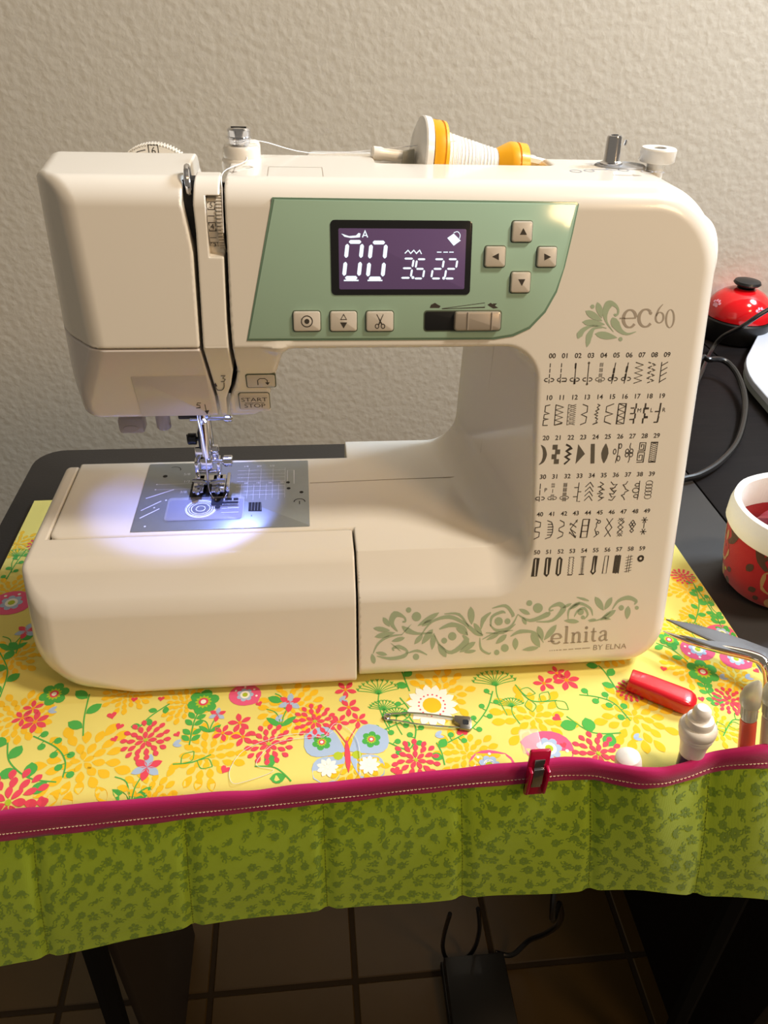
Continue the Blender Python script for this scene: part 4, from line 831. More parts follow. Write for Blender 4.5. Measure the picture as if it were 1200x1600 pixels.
mb = MB(); mb.prism(rrect(*ur(385.5, 583.5, 430.5, 605.5), 1.4), UP, -1, .3, .1); mb.build('button_surround', MATS['surround_dark'], sm)
p = Print(); r = ur(376, 613, 420, 638); mx, mz = (r[0]+r[1])/2, (r[2]+r[3])/2
p.text('START', (mx, mz+2.5), 4.4, 0, 0, 0, 1.25); p.text('STOP', (mx, mz-2.5), 4.4, 0, 0, 0, 1.25); p.stroke([(mx-6, mz), (mx+6, mz)], .35); p.build('button_lettering', [INK], UP, ss, off=2.25, up=(0, -1, 0))
r = ur(387, 585, 429, 604); mx, mz = (r[0]+r[1])/2+1, (r[2]+r[3])/2; p = Print()
p.stroke([(mx-3, mz-2.6), (mx-3, mz+1), (mx-1.6, mz+2.4), (mx+1.4, mz+2.4), (mx+2.8, mz+1), (mx+2.8, mz-1)], .5); p.poly([(mx+1.4, mz-.6), (mx+4.2, mz-.6), (mx+2.8, mz-2.8)]); p.build('button_symbol', [INK], UP, rv, off=1.06, up=(0, -1, 0))
p = Print()
def ucm(a, b, off=0): return ucp(a, b, off)
p.stroke([(337, 602), (339, 608), (346, 609), (350, 605), (350, 597)], 1.2, 0, 0, 3); p.poly([(333.5, 603), (340, 603), (336.5, 597)]); p.stroke([(345, 586.5), (352, 586.5), (348, 590), (352, 592), (350, 595.5), (345, 595.5)], 1.1)
p.stroke([(320, 631), (323, 644)], 1.2); p.poly([(319.5, 641), (327, 640), (324, 647)]); p.stroke([(314, 629), (308.5, 629), (307.5, 632), (312, 632.5), (313, 636), (306.5, 637)], 1.1)
p.build('thread_path_marks', [INK], ucm, sm, off=0.45, up=(0, -1, 0))
# clear lens patch on the lower cover
mb = MB(); mb.prism(rrect(*ur(222, 587, 322, 650), .6), UP, 0.02, .35, .1); mb.build('threader_window', mat('smoky_window', '#D2CBC9', .15, coat=.4), sm)
# levers under the head
mb = MB(); a = ony(207, 660, 112); mb.box(a, (17, 12, 12), bev=2.5); lev = mb.build('buttonhole_lever', mat('lever_grey', '#A9A09A', .4), sm)
mb = MB(); mb.lathe([(0, -.6), (5.5, -.6), (5.0, 0.3), (0, .1)], (a[0], 105.8, a[2]-1.5), (0, -1, 0), 24, (1, .45)); mb.build('finger_pad', MATS['lever_grey'], lev)
mb = MB(); a = ony(255, 656, 112); mb.lathe([(0, -6), (4.2, -6), (4.8, -5), (4.8, 8), (0, 8)], a, (0, 0, 1), 20); mb.build('threader_knob', MATS['lever_grey'], sm)
# needle bar, presser bar, foot
NX, NY = -100.5, 116.0
mb = MB(); mb.lathe([(0, 116), (3.2, 116), (3.2, 176), (0, 176)], (NX-1, NY, 0), (0, 0, 1), 20); nb = mb.build('needle_bar', CHROME, sm)
mb = MB(); mb.box((NX-1.5, NY, 117), (8.5, 8, 9), bev=1); mb.lathe([(0, 0), (1.3, 0), (1.3, 7), (2.6, 7), (3.2, 8), (4.2, 8.3), (4.2, 13.6), (3.4, 14.4), (0, 14.4)], (NX+2.5, NY, 117.5), (1, 0, 0), 16); mb.build('needle_clamp', CHROME, nb)
mb = MB(); mb.tube([(NX-2, NY, 113), (NX-2.4, NY, 103), (NX-2.8, NY, 86)], [1.0, .8, .4], 8); mb.build('needle', STEEL, nb)
mb = MB(); mb.lathe([(0, 112), (4.2, 112), (4.2, 176), (0, 176)], (NX-1, NY+13, 0), (0, 0, 1), 20); pb = mb.build('presser_bar', CHROME, sm)
mb = MB(); mb.box((NX-3.5, NY+11, 130), (7, 8, 15), bev=1); mb.lathe([(0, 0), (1.5, 0), (1.5, 2), (4.2, 2.2), (4.2, 7.6), (3.4, 8.4), (0, 8.4)], (NX-6, NY+9, 131), (-1, 0, 0), 18); mb.box((NX-14.6, NY+9, 131), (.6, 1, 7)); mb.build('foot_screw', DKSTEEL, pb)
mb = MB(); mb.box((NX-2, NY+10, 118), (17, 6, 13), bev=1.2); mb.box((NX-9.5, NY+6, 110), (2.6, 10, 12), bev=.6); mb.box((NX+6, NY+6, 110), (2.6, 10, 12), bev=.6); mb.box((NX-2, NY+5, 106), (17, 2.6, 2.6), bev=.5); mb.build('foot_holder', CHROME, pb)
ft = MB()
FZ = 98.4
ft.box((NX-9.0, NY, FZ), (7.5, 22, 1.6), bev=.6); ft.box((NX+5.2, NY, FZ), (9.5, 22, 1.6), bev=.6); ft.box((NX-2, NY+6, FZ), (20, 9, 1.6), bev=.6)
ft.box((NX-9, NY+3, FZ+3.6), (2, 10, 7), bev=.5); ft.box((NX+5.4, NY+3, FZ+3.6), (2, 10, 7), bev=.5); ft.box((NX+12.3, NY-1, FZ+1), (2.6, 22, 4), bev=.7)
for s in (-9, 5.2):
    ft.tube([(NX+s, NY-9, FZ+.4), (NX+s, NY-12.5, FZ+1.2), (NX+s, NY-14, FZ+3)], [2.4, 2.2, 1.4], 8)
ft.build('presser_foot', CHROME, pb)
mb = MB(); mb.tube([(NX-13, NY-2, 102.5), (NX-6, NY-2, 102), (NX-3, NY-3, 101)], 1.8, 8); mb.tube([(NX-1, NY-3, 101), (NX+6, NY-2, 102), (NX+10, NY-2, 102)], 1.8, 8); mb.build('foot_spring', CHROME, pb)
mb = MB(); mb.box((NX-7, NY+3, 155), (20, 8, 6), bev=1); mb.build('threader_bracket', BLACKP, sm)
mb = MB(); mb.tube([(NX-9, NY-1, 152.5), (NX+14, NY-1, 152.5)], 1.2, 8); mb.lathe([(0, 0), (1.8, 0), (2.4, 1), (2.4, 5), (1.2, 6), (0, 6)], (NX+14, NY-1, 152.5), (1, 0, 0), 12); mb.tube([(NX-1, NY-1, 153), (NX+1, NY-3, 150)], 2.0, 10); mb.build('threader_rod', CHROME, sm)
mb = MB(); mb.tube([(-85, 84, 186), (-99, 100, 166), (-103.5, 110, 158), (-102.5, 111.4, 140), (-101.8, 111, 120), (-102.5, 113.5, 106), (-103, 115, 96), (-100, 108, 92.4), (-94, 100, 91.8), (-90, 112, 91.6)], .3, 5, 6); mb.build('needle_thread', mat('white_thread', '#EFEFF2', .7), sm)
# needle plate
mb = MB(); mb.prism(rrect(-152, -30, 70.7, 157, 1.0), lambda a, b, h: (a, b, h), 88.5, 90.8, .3); npl = mb.build('needle_plate', STEEL, sm, label='brushed steel needle plate with printed guide lines')
PZ = 90.8
def plane(z0): return lambda a, b, o: (a, b, z0+o)
def q_(px, py): p = onz(px, py, PZ); return (p[0], p[1])
pp = Print()
for x0, y0, x1, y1, w in ((228, 779, 272, 765, .9), (220, 798, 252, 783, .9), (218, 810, 249, 795, .9)): pp.stroke([q_(x0, y0), q_(x1, y1)], w, 0)
for k, y in enumerate((144, 139, 134, 129, 122, 116, 111)): pp.stroke([(-84, y), (-48, y)], .24, 0)
for k in range(8): pp.stroke([(-80+k*4.6, 104+2*(k % 2)), (-80+k*4.6, 147 if k % 2 else 125)], .14, 0)
pp.stroke([(-46, 124), (-46, 143), (-41, 143), (-41, 124)], .3, 0)
for k, t in enumerate(('1/4', '3/8', '1/2')): pp.text(t, (-78+k*10, 150), 3, 0)
for k, t in enumerate(('10', '15', '20', '25')): pp.text(t, (-77+k*9, 126.5), 2.6, 0)
for y in (128, 121): pp.stroke([(-142, y), (-115, y)], .3, 0)
for t, x, y in (('5/8', -122, 141), ('1/2', -121, 131), ('3/8', -122, 117)): pp.text(t, (x, y), 4, 0)
for x, y in ((-140, 98), (-143, 76), (-142.5, 128), (-142.5, 121), (-133, 107)): pp.circle((x, y), .7, 0)
for x, y, r in ((-45.5, 126, 1.5), (-45, 118, 1.5), (-35.5, 112.5, 1.5), (-138, 139, 1.8)): pp.circle((x, y), r, 1, 0, 12)
pp.poly([q_(388, 785), q_(408.5, 784.5), q_(409, 799), q_(388, 799)], 1)
for k in range(5): pp.stroke([(-73.5+k*2.2, 91), (-73.5+k*2.2, 101.5)], .25, 2, 1)
pp.poly([(-117, 103), (-89, 103), (-89, 134), (-117, 134)], 1)
pp.text('5', q_(393, 806), 2.6, 1)
pp.stroke([(-37+4*math.cos(t), 100+4*math.sin(t)) for t in [math.pi*k/10 for k in range(11)]], .7, 1); pp.stroke([(-37, 101), (-37, 97)], .6, 1)
pp.stroke([(-132+4.5*math.cos(t), 148+4*math.sin(t)) for t in [math.pi*k/10-.3 for k in range(9)]], .5, 1)
pp.build('plate_marks', [ENGRAVE, DKHOLE, STEEL], plane(PZ), npl, off=0.06)
mb = MB()
for k in range(4):
    x = -113+k*6.2
    for j in range(12): mb.box((x, 107+j*2.1, 90.9), (3.2, 1.1, 1.2), Matrix.Rotation(.5, 3, 'X'))
mb.build('feed_dog', DKSTEEL, npl, stuff=True)
bc = [onz(268, 780, PZ)[:2], onz(255, 818, PZ)[:2], onz(380, 812, PZ)[:2], onz(382, 779, PZ)[:2]]
mb = MB(); mb.prism(rrect(-131, -76.5, 80, 107.5, 3), lambda a, b, h: (a, b, h), PZ+1.1, PZ+1.9, .4); mb.build('bobbin_cover', CLEAR, npl, label='clear plastic bobbin cover')
mb = MB(); mb.prism(rrect(-130, -77.5, 81, 106.5, 3), lambda a, b, h: (a, b, h), PZ-.3, PZ+.12, .05); mb.build('bobbin_well', mat('bobbin_well_grey', '#6C7080', .4), npl)
mb = MB(); mb.lathe([(0, .15), (11, .15), (11, .9), (0, .9)], (-107, 94, PZ), (0, 0, 1), 32); bob = mb.build('bobbin', mat('bobbin_clear', '#DDE2F4', .2, coat=.3), npl)
mb = MB()
for r in (3.2, 6.5, 8.2, 9.6): mb.lathe([(r-.35, .9), (r+.35, .9), (r+.3, 1.05), (r-.3, 1.05), (r-.35, .9)], (-107, 94, PZ), (0, 0, 1), 32)
mb.build('wound_thread', MATS['white_thread'], bob)
p = Print(); p.poly(rrect(-100, -81, 96, 105, 1), 0); p.stroke([(-88, 93), (-80, 93)], .4, 1, 1); p.circle((-95, 94), 2.0, 0)
for x in (-97, -91, -85): p.text('5', (x, 103), 3, 1, 1)
for y in (101, 97, 92, 87): p.stroke([(-92, y), (-80, y)], .3, 1, 1)
p.build('cover_marks', [mat('cover_dark', '#22242C', .4), ENGRAVE], plane(PZ+1.9), npl, off=.06)
# LED lamp under the head
mb = MB(); mb.lathe([(0, 0), (3.5, 0), (3.5, 3), (0, 3)], (-90, 103, 167.5), (0, 0, 1), 16); mb.build('lamp_lens', mat('led_lens', '#DCE4FF', .3, emit=3.0), sm, label='bluish white lamp under the head')
l = bpy.data.lights.new('head_lamp', 'SPOT'); l.energy = 0.7; l.spot_size = math.radians(85); l.spot_blend = 0.22; l.color = (0.27, 0.35, 1.0); l.shadow_soft_size = 0.004
o = bpy.data.objects.new('head_lamp', l); COL.objects.link(o); o.location = V((-90, 110, 165)); o.rotation_euler = Vector((-.22, -.02, -1)).to_track_quat('-Z', 'Y').to_euler()
# ------------------------------------------------------------------ top of the machine
TOPZ = 310.5
# knurled dial behind the head
mb = MB(); mb.lathe([(0, -2), (27, -2), (27, 6), (0, 6)], (-122, 193, 284), (0, -1, 0), 60)
pdl = mb.build('pressure_dial', WHITE, sm)
mb = MB()
for k in range(90):
    t = 2*math.pi*k/90; mb.box((-122+27.2*math.cos(t), 191, 284+27.2*math.sin(t)), (1.2, 8, .95), Matrix.Rotation(-t, 3, 'Y'))
mb.build('knurled_rim', WHITE, pdl, stuff=True)
p = Print(); c6 = ony(240, 236, 187); p.text('6', (c6[0], c6[2]), 6.2, 0, 0); p.stroke([(c6[0]-3, c6[2]-3.6), (c6[0]+3, c6[2]-3.6), (c6[0]+3, c6[2]+3.6), (c6[0]-3, c6[2]+3.6), (c6[0]-3, c6[2]-3.9)], .5)
p.stroke([(c6[0]-15, c6[2]-3.5), (c6[0]-10, c6[2]-.6), (c6[0]-5, c6[2]+.6)], .5, 0, 0, 3); p.build('dial_number', [INK], lambda a, b, o: (a, 187-o, b), pdl, off=.1, up=(0, -1, 0))
# bobbin winding tension post
ty = 148; a = ony(378, 250, ty); tx = a[0]
mb = MB(); mb.lathe([(0, 305), (12, 305), (12.2, 309), (11.6, 311), (10.8, 312), (10.8, 317), (9.8, 318.5), (0, 318.5)], (tx, ty, 0), (0, 0, 1), 32); mb.box((tx+6, ty+8, 314), (10, 12, 12), bev=3); tp = mb.build('winder_tension_base', WHITE, sm)
mb = MB(); mb.lathe([(0, 318.3), (4.6, 318.3), (4.6, 319), (6.2, 319.6), (6.4, 322), (7.4, 322.6), (7.4, 323.2), (6.6, 323.6), (6.8, 327), (5.6, 328), (0, 328.2)], (tx-.5, ty-1, 0), (0, 0, 1), 28); mb.build('tension_disc', CHROME, tp)
mb = MB(); mb.box((tx-.5, ty-1, 328.2), (9, 1, .5)); mb.build('screw_slot', DKHOLE, tp)
# spool pin, cap-side holder, handle
s0 = ony(590, 240, 163); s1 = ony(652, 247, 166); s2 = ony(803, 264, 170); AX = Vector(s2)-Vector(s1)
pin0 = Vector(s1)-AX.normalized()*30; mb = MB(); mb.lathe([(0, 0), (3.2, 0), (4.2, 1.2), (4.2, 6), (3.6, 8), (3.6, 30), (0, 30)], pin0, AX, 16); spin = mb.build('spool_pin', WHITE, sm)
mb = MB(); hz = ony(545, 240, 186)[2]; mb.prism(rrect(-26, 134, 282, hz, 6), lambda a, b, h: (a, 186+h, b), 0, 9, 2); mb.build('carry_handle', WHITE2, sm)
mb = MB(); mb.tube([(146, 176, 300), (132, 176, 305), (118, 178, 307), (106, 181, 306)], [2.5, 3.5, 3.5, 2.5], 8, 4); mb.build('thread_hook', WHITE2, sm)
# bobbin winder spindle, plate and stopper
wy = 146; w0 = ony(955, 256, wy); w1 = ony(961, 211, wy)
mb = MB(); mb.lathe([(0, 307), (16, 307), (16.5, 310.6), (15.5, 311.4), (0, 311.6)], (w0[0]+6, wy, 0), (0, 0, 1), 32, (1, .7)); wp = mb.build('winder_plate', mat('winder_grey', '#8D8F93', .4), sm)
ax = Vector(w1)-Vector((w0[0], wy, 311)); H = ax.length
mb = MB(); mb.lathe([(0, 0), (7, 0), (7, 1.6), (5.6, 2.2), (5.0, 3), (4.6, H-1), (4.0, H), (2.4, H), (2.4, H-4), (0, H-4)], (w0[0], wy, 311), ax, 24); mb.tube([(w0[0]+5, wy-3.4, 323), (w0[0]+5.4, wy-3.6, 326)], .8, 6); mb.build('winder_spindle', CHROME, wp)
k0 = ony(1022, 262, wy); k1 = ony(1023, 236, wy)
mb = MB(); zt = k1[2]; mb.lathe([(0, 300), (5.6, 300), (5.4, zt-6), (10.6, zt-6), (11, zt-5.4), (11, zt+1.2), (10.4, zt+2), (4.5, zt+2), (4, zt+.8), (0, zt+.8)], (k0[0]+.5, wy, 0), (0, 0, 1), 32); mb.build('winder_stopper', WHITE2, sm)
mb = MB(); mb.lathe([(0, zt+.9), (3.2, zt+.9), (3.0, zt+1.6), (0, zt+1.6)], (k0[0]+.5, wy, 0), (0, 0, 1), 16); mb.build('stopper_screw', DKSTEEL, sm)
p = Print()
for x, y, r in ((138, 128, 3.4), (147, 130, 3), (164, 136, 3.6), (170, 133, 3), (184, 130, 3.4), (191, 128, 2.6)): p.stroke([(x+r*math.cos(t), y+r*math.sin(t)) for t in [2*math.pi*k/14 for k in range(15)]], .9, 0)
p.stroke([(150, 134), (160, 134)], 1.4, 0); p.stroke([(158, 118), (170, 118)], .8, 1); p.poly([(170, 116), (176, 118), (171, 121)], 1); p.stroke([(166, 140), (174, 140)], 1.2, 0)
p.build('winder_symbols', [mat('symbol_grey', '#9A9CA2', .5), INKB], lambda a, b, o: (a, b, TOPZ+o), sm, off=.12)
p = Print(); p.stroke([(-66, 128), (-66.5, 112)], .7); p.poly([(-69, 114), (-64, 114), (-66.6, 109)]); p.stroke([(-62, 127), (-58, 128.5), (-56, 126), (-60, 123)], .6); p.stroke([(-47, 104), (-47, 128), (-16, 128), (-16, 104)], .4); p.build('thread_path_marks', [INKB], lambda a, b, o: (a, b, TOPZ+o), sm, off=.12)
# handwheel
mb = MB(); mb.lathe([(0, 208), (28, 208), (30, 214), (30.5, 222), (30, 230), (27, 234.5), (20, 236), (0, 236)], (0, 136, 255), (1, 0, 0), 48); hw = mb.build('handwheel', WHITE2, sm)
mb = MB()
for k in range(24):
    t = 2*math.pi*k/24; mb.box((222, 136+30.4*math.cos(t), 255+30.4*math.sin(t)), (10, 1.6, 1.2), Matrix.Rotation(t, 3, 'X'), bev=.4, seg=1)
mb.build('grip_ribs', WHITE2, hw, stuff=True)
mb = MB(); mb.box((221, 150, 60), (3, 30, 40), bev=1); mb.build('power_socket', BLACKP, sm)
mb = MB(); mb.box((222.4, 150, 68), (2.6, 12, 16), bev=1); mb.build('power_switch', BLACKP, sm)
# ------------------------------------------------------------------ spool of thread and its cap
axn = AX.normalized(); YELP = mat('spool_yellow', '#F2B01E', .35, coat=.2); THR = mat('spool_thread', '#F6F6F4', .75, bump=.3, bscale=800)
cp = thing('spool_cap', 'large white round cap pressed against the left end of the thread spool', 'spool cap', tuple(s1))
mb = MB(); mb.lathe([(0, -3.2), (4, -3.2), (4.2, -2), (20, -1.6), (24, 0), (24.6, 1), (24.2, 5), (22, 5.6), (0, 5.6)], s1, axn, 48); mb.build('cap_disc', WHITE2, cp)
mb = MB(); p0 = Vector(s1); mb.prism([(-11, -5), (-3, -7), (-3, 6), (-10, 4)], lambda a, b, h: tuple(p0+axn*a+Vector((0, -4.5-h, 0))+Vector((0, 0, 1))*b), 0, 3, .5); mb.build('cap_clip', mat('clip_grey', '#A5A294', .4), cp)
sp = thing('thread_spool', 'white thread on a yellow spool lying on top of the sewing machine', 'thread spool', tuple(Vector(s1)+axn*8))
L = (Vector(s2)-Vector(s1)).length; b0 = Vector(s1)+axn*6
mb = MB(); mb.lathe([(0, 0), (22.5, 0), (23, .8), (23, 5.5), (22.2, 6), (22.2, 6.8), (23, 7.2), (22.6, 9), (18, 10.2), (0, 10.2)], b0, axn, 48); fg = mb.build('spool_flange', YELP, sp)
mb = MB(); mb.lathe([(0, L-20), (11, L-20), (15, L-13), (15.8, L-11), (15.8, L-7.8), (14.8, L-7.4), (14.8, L-6.8), (15.8, L-6.4), (15.6, L-1), (14, L), (0, L)], b0, axn, 40); mb.build('spool_flange', YELP, sp)
mb = MB(); prof = [(6, 10)]
for k in range(0, 60):
    t = k/59; prof.append((16.6-6.4*t+(.45 if k % 2 else -.1)+.25*math.sin(k*1.7), 10.4+t*(L-30)))
prof.append((6, L-19)); mb.lathe(prof, b0, axn, 36); mb.build('wound_thread', THR, sp)
p = Print()
for k, chx in enumerate('GüTERMANN'): p.text(chx, (1.15+.27*k, 3.0), 4.2, 0) if False else None
p.text('Gutermann', (0, 3.1), 3.6, 0, 0, 0, 1.05)
def flange_fn(a, b, o):
    u = Vector((0, 0, 1)); u = (u-axn*u.dot(axn)).normalized(); w = axn.cross(u); t = a/23+0.35
    return tuple(b0+axn*b+(u*math.cos(t)-w*math.sin(t))*(23+o))
for g in p.p: pass
p.p = [([(pt[1]*0+pt[0], pt[1]) for pt in pts], fs, mi, ly) for pts, fs, mi, ly in p.p]
p.build('flange_lettering', [INK], flange_fn, fg, off=.1, up=(0, 0, 1))
th = MB(); a0 = Vector(s1)+axn*22+Vector((0, -12, 8)); hk = ony(505, 240, 176); th.tube([tuple(a0+Vector((0, 0, 6))), hk, (tx+12, ty-2, 321), (tx, ty-8, 320.5), (tx-5, ty-4, 320.5), (tx+4, ty-12, 313), (-71.5, 110, 311), (-71.6, 92, 304), (-72, 84, 285)], .28, 5, 6)
tag(th.build('upper_thread', MATS['white_thread']), 'white thread running from the spool across the machine top', 'thread')

# ------------------------------------------------------------------ on the mat
REDP = mat('red_plastic', '#D01224', .25, coat=.5, var=.03)
a = Vector(onz(983, 1062, 8)); b = Vector(onz(1087, 1103, 8)); d = (b-a); d.z = 0; Lc = d.length; d.normalize(); n_ = Vector((-d.y, d.x, 0))
bm = bmesh.new(); vs = []; prof = [(0, 5.6, 4.6), (.6, 6.2, 5.2), (Lc*.3, 6.8, 5.6), (Lc*.8, 7.2, 5.6), (Lc*.88, 7.0, 5.4), (Lc*.95, 5.6, 4.6), (Lc*.99, 3.6, 3.0), (Lc, 2, 2)]
mb = MB(); NS = 28; pts, fs = [], []
for h, w, t in prof:
    for k in range(NS):
        an = 2*math.pi*k/NS; c_, s_ = math.cos(an), math.sin(an); e = 0.45
        x = 1.12*w*math.copysign(abs(c_)**e, c_); y = 1.12*t*math.copysign(abs(s_)**e, s_); q = Vector((a.x, a.y, 8.4))+d*h+n_*x+Vector((0, 0, y)); pts.append(tuple(q))
for i in range(len(prof)-1):
    for k in range(NS): fs.append((i*NS+k, i*NS+(k+1) % NS, (i+1)*NS+(k+1) % NS, (i+1)*NS+k))
fs += [tuple(range(NS)), tuple((len(prof)-1)*NS+k for k in range(NS))]; mb.add(pts, fs)
tag(mb.build('blade_sheath', REDP), 'red plastic blade sheath lying on the mat beside the machine', 'sheath'); bm.free()
# safety pin
pn = thing('safety_pin', 'steel safety pin lying on the mat in front of the machine', 'safety pin', tuple(onz(668, 1128, 2.6)))
A_ = Vector(onz(606, 1120, 3.6)); B_ = Vector(onz(724, 1131, 3.6)); dd = (B_-A_).normalized(); nn = Vector((-dd.y, dd.x, 0))
mb = MB(); pts = [B_+nn*4.2, A_+dd*20+nn*5.2, A_+dd*6+nn*3.4]+[A_+dd*(1.8*math.cos(t)-.4)+nn*(1.8*math.sin(t))+Vector((0, 0, .9*math.sin(t*.5)-.3)) for t in [math.pi/2+k*math.pi/5 for k in range(16)]]+[A_+dd*6-nn*2.4, A_+dd*22-nn*3.8, B_-nn*3.2]
mb.tube([tuple(q) for q in pts], .62, 8, 4); mb.build('wire', CHROME, pn)
mb = MB(); R3 = Matrix.Rotation(math.atan2(dd.y, dd.x), 3, 'Z')
mb.prism([(-6, 5.4), (-6, .6), (-2.5, -1.5), (-2.5, -5), (4, -5), (5.4, -3.6), (5.4, 4), (4, 5.6)], lambda a, b, h: tuple(B_+dd*a+nn*b+Vector((0, 0, h))), -1.3, 1.5, .5); hd = mb.build('head', mat('nickel', '#8F8A80', .3, metal=.9), pn, label='folded nickel clasp head')
mb = MB(); mb.prism(rrect(-.6, 3.4, -1.6, 2.4, 1), lambda a, b, h: tuple(B_+dd*a+nn*b+Vector((0, 0, 1.5+h))), 0, .15); mb.build('head_opening', DKHOLE, hd)
# loose thread
lt = MB(); lt.tube([tuple(onz(*q, 3.1)) for q in ((520, 1143), (505, 1150), (450, 1156), (420, 1168), (400, 1195), (428, 1204), (380, 1222), (362, 1222), (360, 1200), (385, 1170), (440, 1150), (480, 1146), (505, 1152), (525, 1130), (555, 1150), (563, 1185), (562, 1212))], .15, 5, 6)
tag(lt.build('loose_thread', MATS['white_thread']), 'long white loose thread curling on the mat over the butterfly print', 'thread')
# sewing clip gripping the binding
PKC = mat('clip_magenta', '#D0104C', .15, trans=.35, coat=.3, ior=1.4); CLP = mat('clip_clear', '#F6EEF2', .1, alpha=.22, coat=.5)
cl = thing('sewing_clip', 'pink and clear plastic sewing clip gripping the magenta binding', 'clip', (110, -90, 0))
k = int(np.argmin(abs(PXS-838))); ct, cb = pT[k], pB[k]
xm, yf, zt_, zb_ = float(ct[0]), float(min(ct[1], cb[1])), float(ct[2]), float(cb[2]); cw = 6.3
SL = math.radians(-18)
def cfn(y0): return lambda a, b, h: (xm+a, y0-h*math.cos(SL)-(b-zb_)*math.sin(SL)*.35, b+h*.1)
mb = MB(); mb.prism(rrect(-cw, cw, zb_-6, zt_+15, 1.5), cfn(yf-3.0), 0, 2.0, .6)
mb.box((xm-cw+1, yf-5, (zb_+zt_)/2), (2, 5, 22), bev=.6); mb.box((xm+cw-1, yf-5, (zb_+zt_)/2), (2, 5, 22), bev=.6); mb.build('front_jaw', PKC, cl)
mb = MB(); mb.prism([(-3.1, zb_+2), (3.1, zb_+2), (3.1, zt_+9), (-3.1, zt_+9)], cfn(yf-5.2), 0, .8, .2); mb.prism([(-3.1, zb_+5.5), (3.1, zb_+5.5), (3.1, zt_+2), (-3.1, zt_+2)], cfn(yf-6.2), 0, .7, .2); mb.build('spring_plate', CHROME, cl)
mb = MB(); mb.prism(rrect(-cw-1.2, cw-1.4, -1.0, 14, 1.5), lambda a, b, h: (xm+a, yf+6+b, zt_+4+h+b*.18), 0, 1.6, .5); mb.build('clear_jaw', CLP, cl)

# tools standing in the pocket
WCAP = mat('soft_white_cap', '#EEE9E2', .35, sub=.1); PURP = mat('purple_plastic', '#4A1B52', .3, coat=.2)
def axis_between(p0, y0, p1, y1): return Vector(ony(*p0, y0)), Vector(ony(*p1, y1))
q0, q1 = axis_between((1072, 1207), -83, (1098, 1110), -78); ax = (q1-q0); H = ax.length
gl = thing('glue_pen', 'purple pen with a ridged white cap standing in the mat pocket', 'pen', tuple(q0))
mb = MB(); mb.lathe([(0, -10), (6, -10), (6.8, -7), (7.0, 2), (6.9, H*.38), (0, H*.38)], q0, ax, 32); mb.build('barrel', PURP, gl)
mb = MB(); mb.lathe([(6.4, H*.33), (7.2, H*.335), (7.4, H*.36), (8.0, H*.48), (9.2, H*.57), (9.9, H*.60), (9.7, H*.625), (10.4, H*.645), (10.2, H*.67), (10.9, H*.69), (11.1, H*.735), (10.7, H*.77), (9.6, H*.79), (8.2, H*.80), (8.1, H*.82), (8.3, H*.85), (7.6, H*.885), (5.6, H*.895), (5.1, H*.91), (5.4, H*.96), (5.0, H*1.01), (3.4, H*1.045), (0, H*1.055)], q0, ax, 36); mb.build('ridged_cap', WCAP, gl)
q0, q1 = axis_between((983, 1230), -86.5, (981, 1180), -83); ax = q1-q0; H = ax.length
wp_ = thing('white_pen', 'short white pen with a domed white cap, barely out of the pocket', 'pen', tuple(q0))
mb = MB(); mb.lathe([(0, -8), (5.5, -8), (6.6, -5), (7.2, 0), (7.6, H*.62), (0, H*.62)], q0, ax, 28); mb.build('barrel', mat('pinkish_white', '#E6D3D2', .35), wp_)
mb = MB(); mb.lathe([(7.6, H*.60), (8.1, H*.62), (8.0, H*.86), (7.2, H*.97), (5, H*1.03), (0, H*1.05)], q0, ax, 28); mb.build('domed_cap', WCAP, wp_)
ORNG = mat('orange_core', '#EE4404', .3, coat=.3); MILK = mat('milky_plastic', '#E8E4D2', .3, trans=.45, sub=.1)
def ripper(name, p0, y0, p1, y1, label, core):
    q0, q1 = axis_between(p0, y0, p1, y1); ax = q1-q0; H = ax.length; t = thing(name, label, 'sewing tool', tuple(q0))
    mb = MB(); mb.lathe([(0, -8), (4.6, -8), (4.8, -6), (4.7, H*.56), (4.2, H*.58), (0, H*.58)], q0, ax, 24); mb.build('handle_core', core, t)
    mb = MB(); mb.lathe([(5.2, -9), (5.6, -8), (5.9, H*.78), (5.4, H*.78), (5.2, -9)], q0, ax, 24); mb.build('clear_sleeve', MATS.get('thin_clear') or mat('thin_clear', '#F4F2EA', .1, alpha=.06, coat=.3), t)
    mb = MB(); u = ax.normalized(); mb.lathe([(4.4, H*.60), (4.6, H*.78), (0, H*.78)], q0, ax, 24)
    for k in range(14):
        an = 2*math.pi*k/14; e = Vector((math.cos(an), math.sin(an)*.9, 0)); mb.tube([tuple(q0+u*(H*.61)+e*4.6), tuple(q0+u*(H*.74)+e*4.6)], .45, 5)
    mb.build('ribbed_collar', MILK, t)
    mb = MB(); prof = [(5.8, H*.775, 0), (6.2, H*.79, 0), (6.1, H*.86, .1), (5.2, H*.94, 1.2), (3.6, H*1.0, 2.9), (1.8, H*1.04, 4.2), (0.3, H*1.06, 4.8)]; pts, fs = [], []
    for r, h, o in prof:
        for k in range(20):
            an = 2*math.pi*k/20; pts.append(tuple(q0+u*h+Vector((o+r*math.cos(an), r*math.sin(an)*.9, 0))))
    for i in range(len(prof)-1):
        for k in range(20): fs.append((i*20+k, i*20+(k+1) % 20, (i+1)*20+(k+1) % 20, (i+1)*20+k))
    fs.append(tuple(len(pts)-20+k for k in range(20))); mb.add(pts, fs); mb.build('slanted_cap', MILK, t)
ripper('marking_tool', (1164, 1190), -85, (1174, 1072), -79, 'slim clear tool with an orange core and slanted milky cap, standing in the pocket', ORNG)
ripper('marking_tool', (1198, 1188), -85, (1208, 1066), -79, 'slim milky tool at the right edge of the photo beside the orange-cored one', MILK)

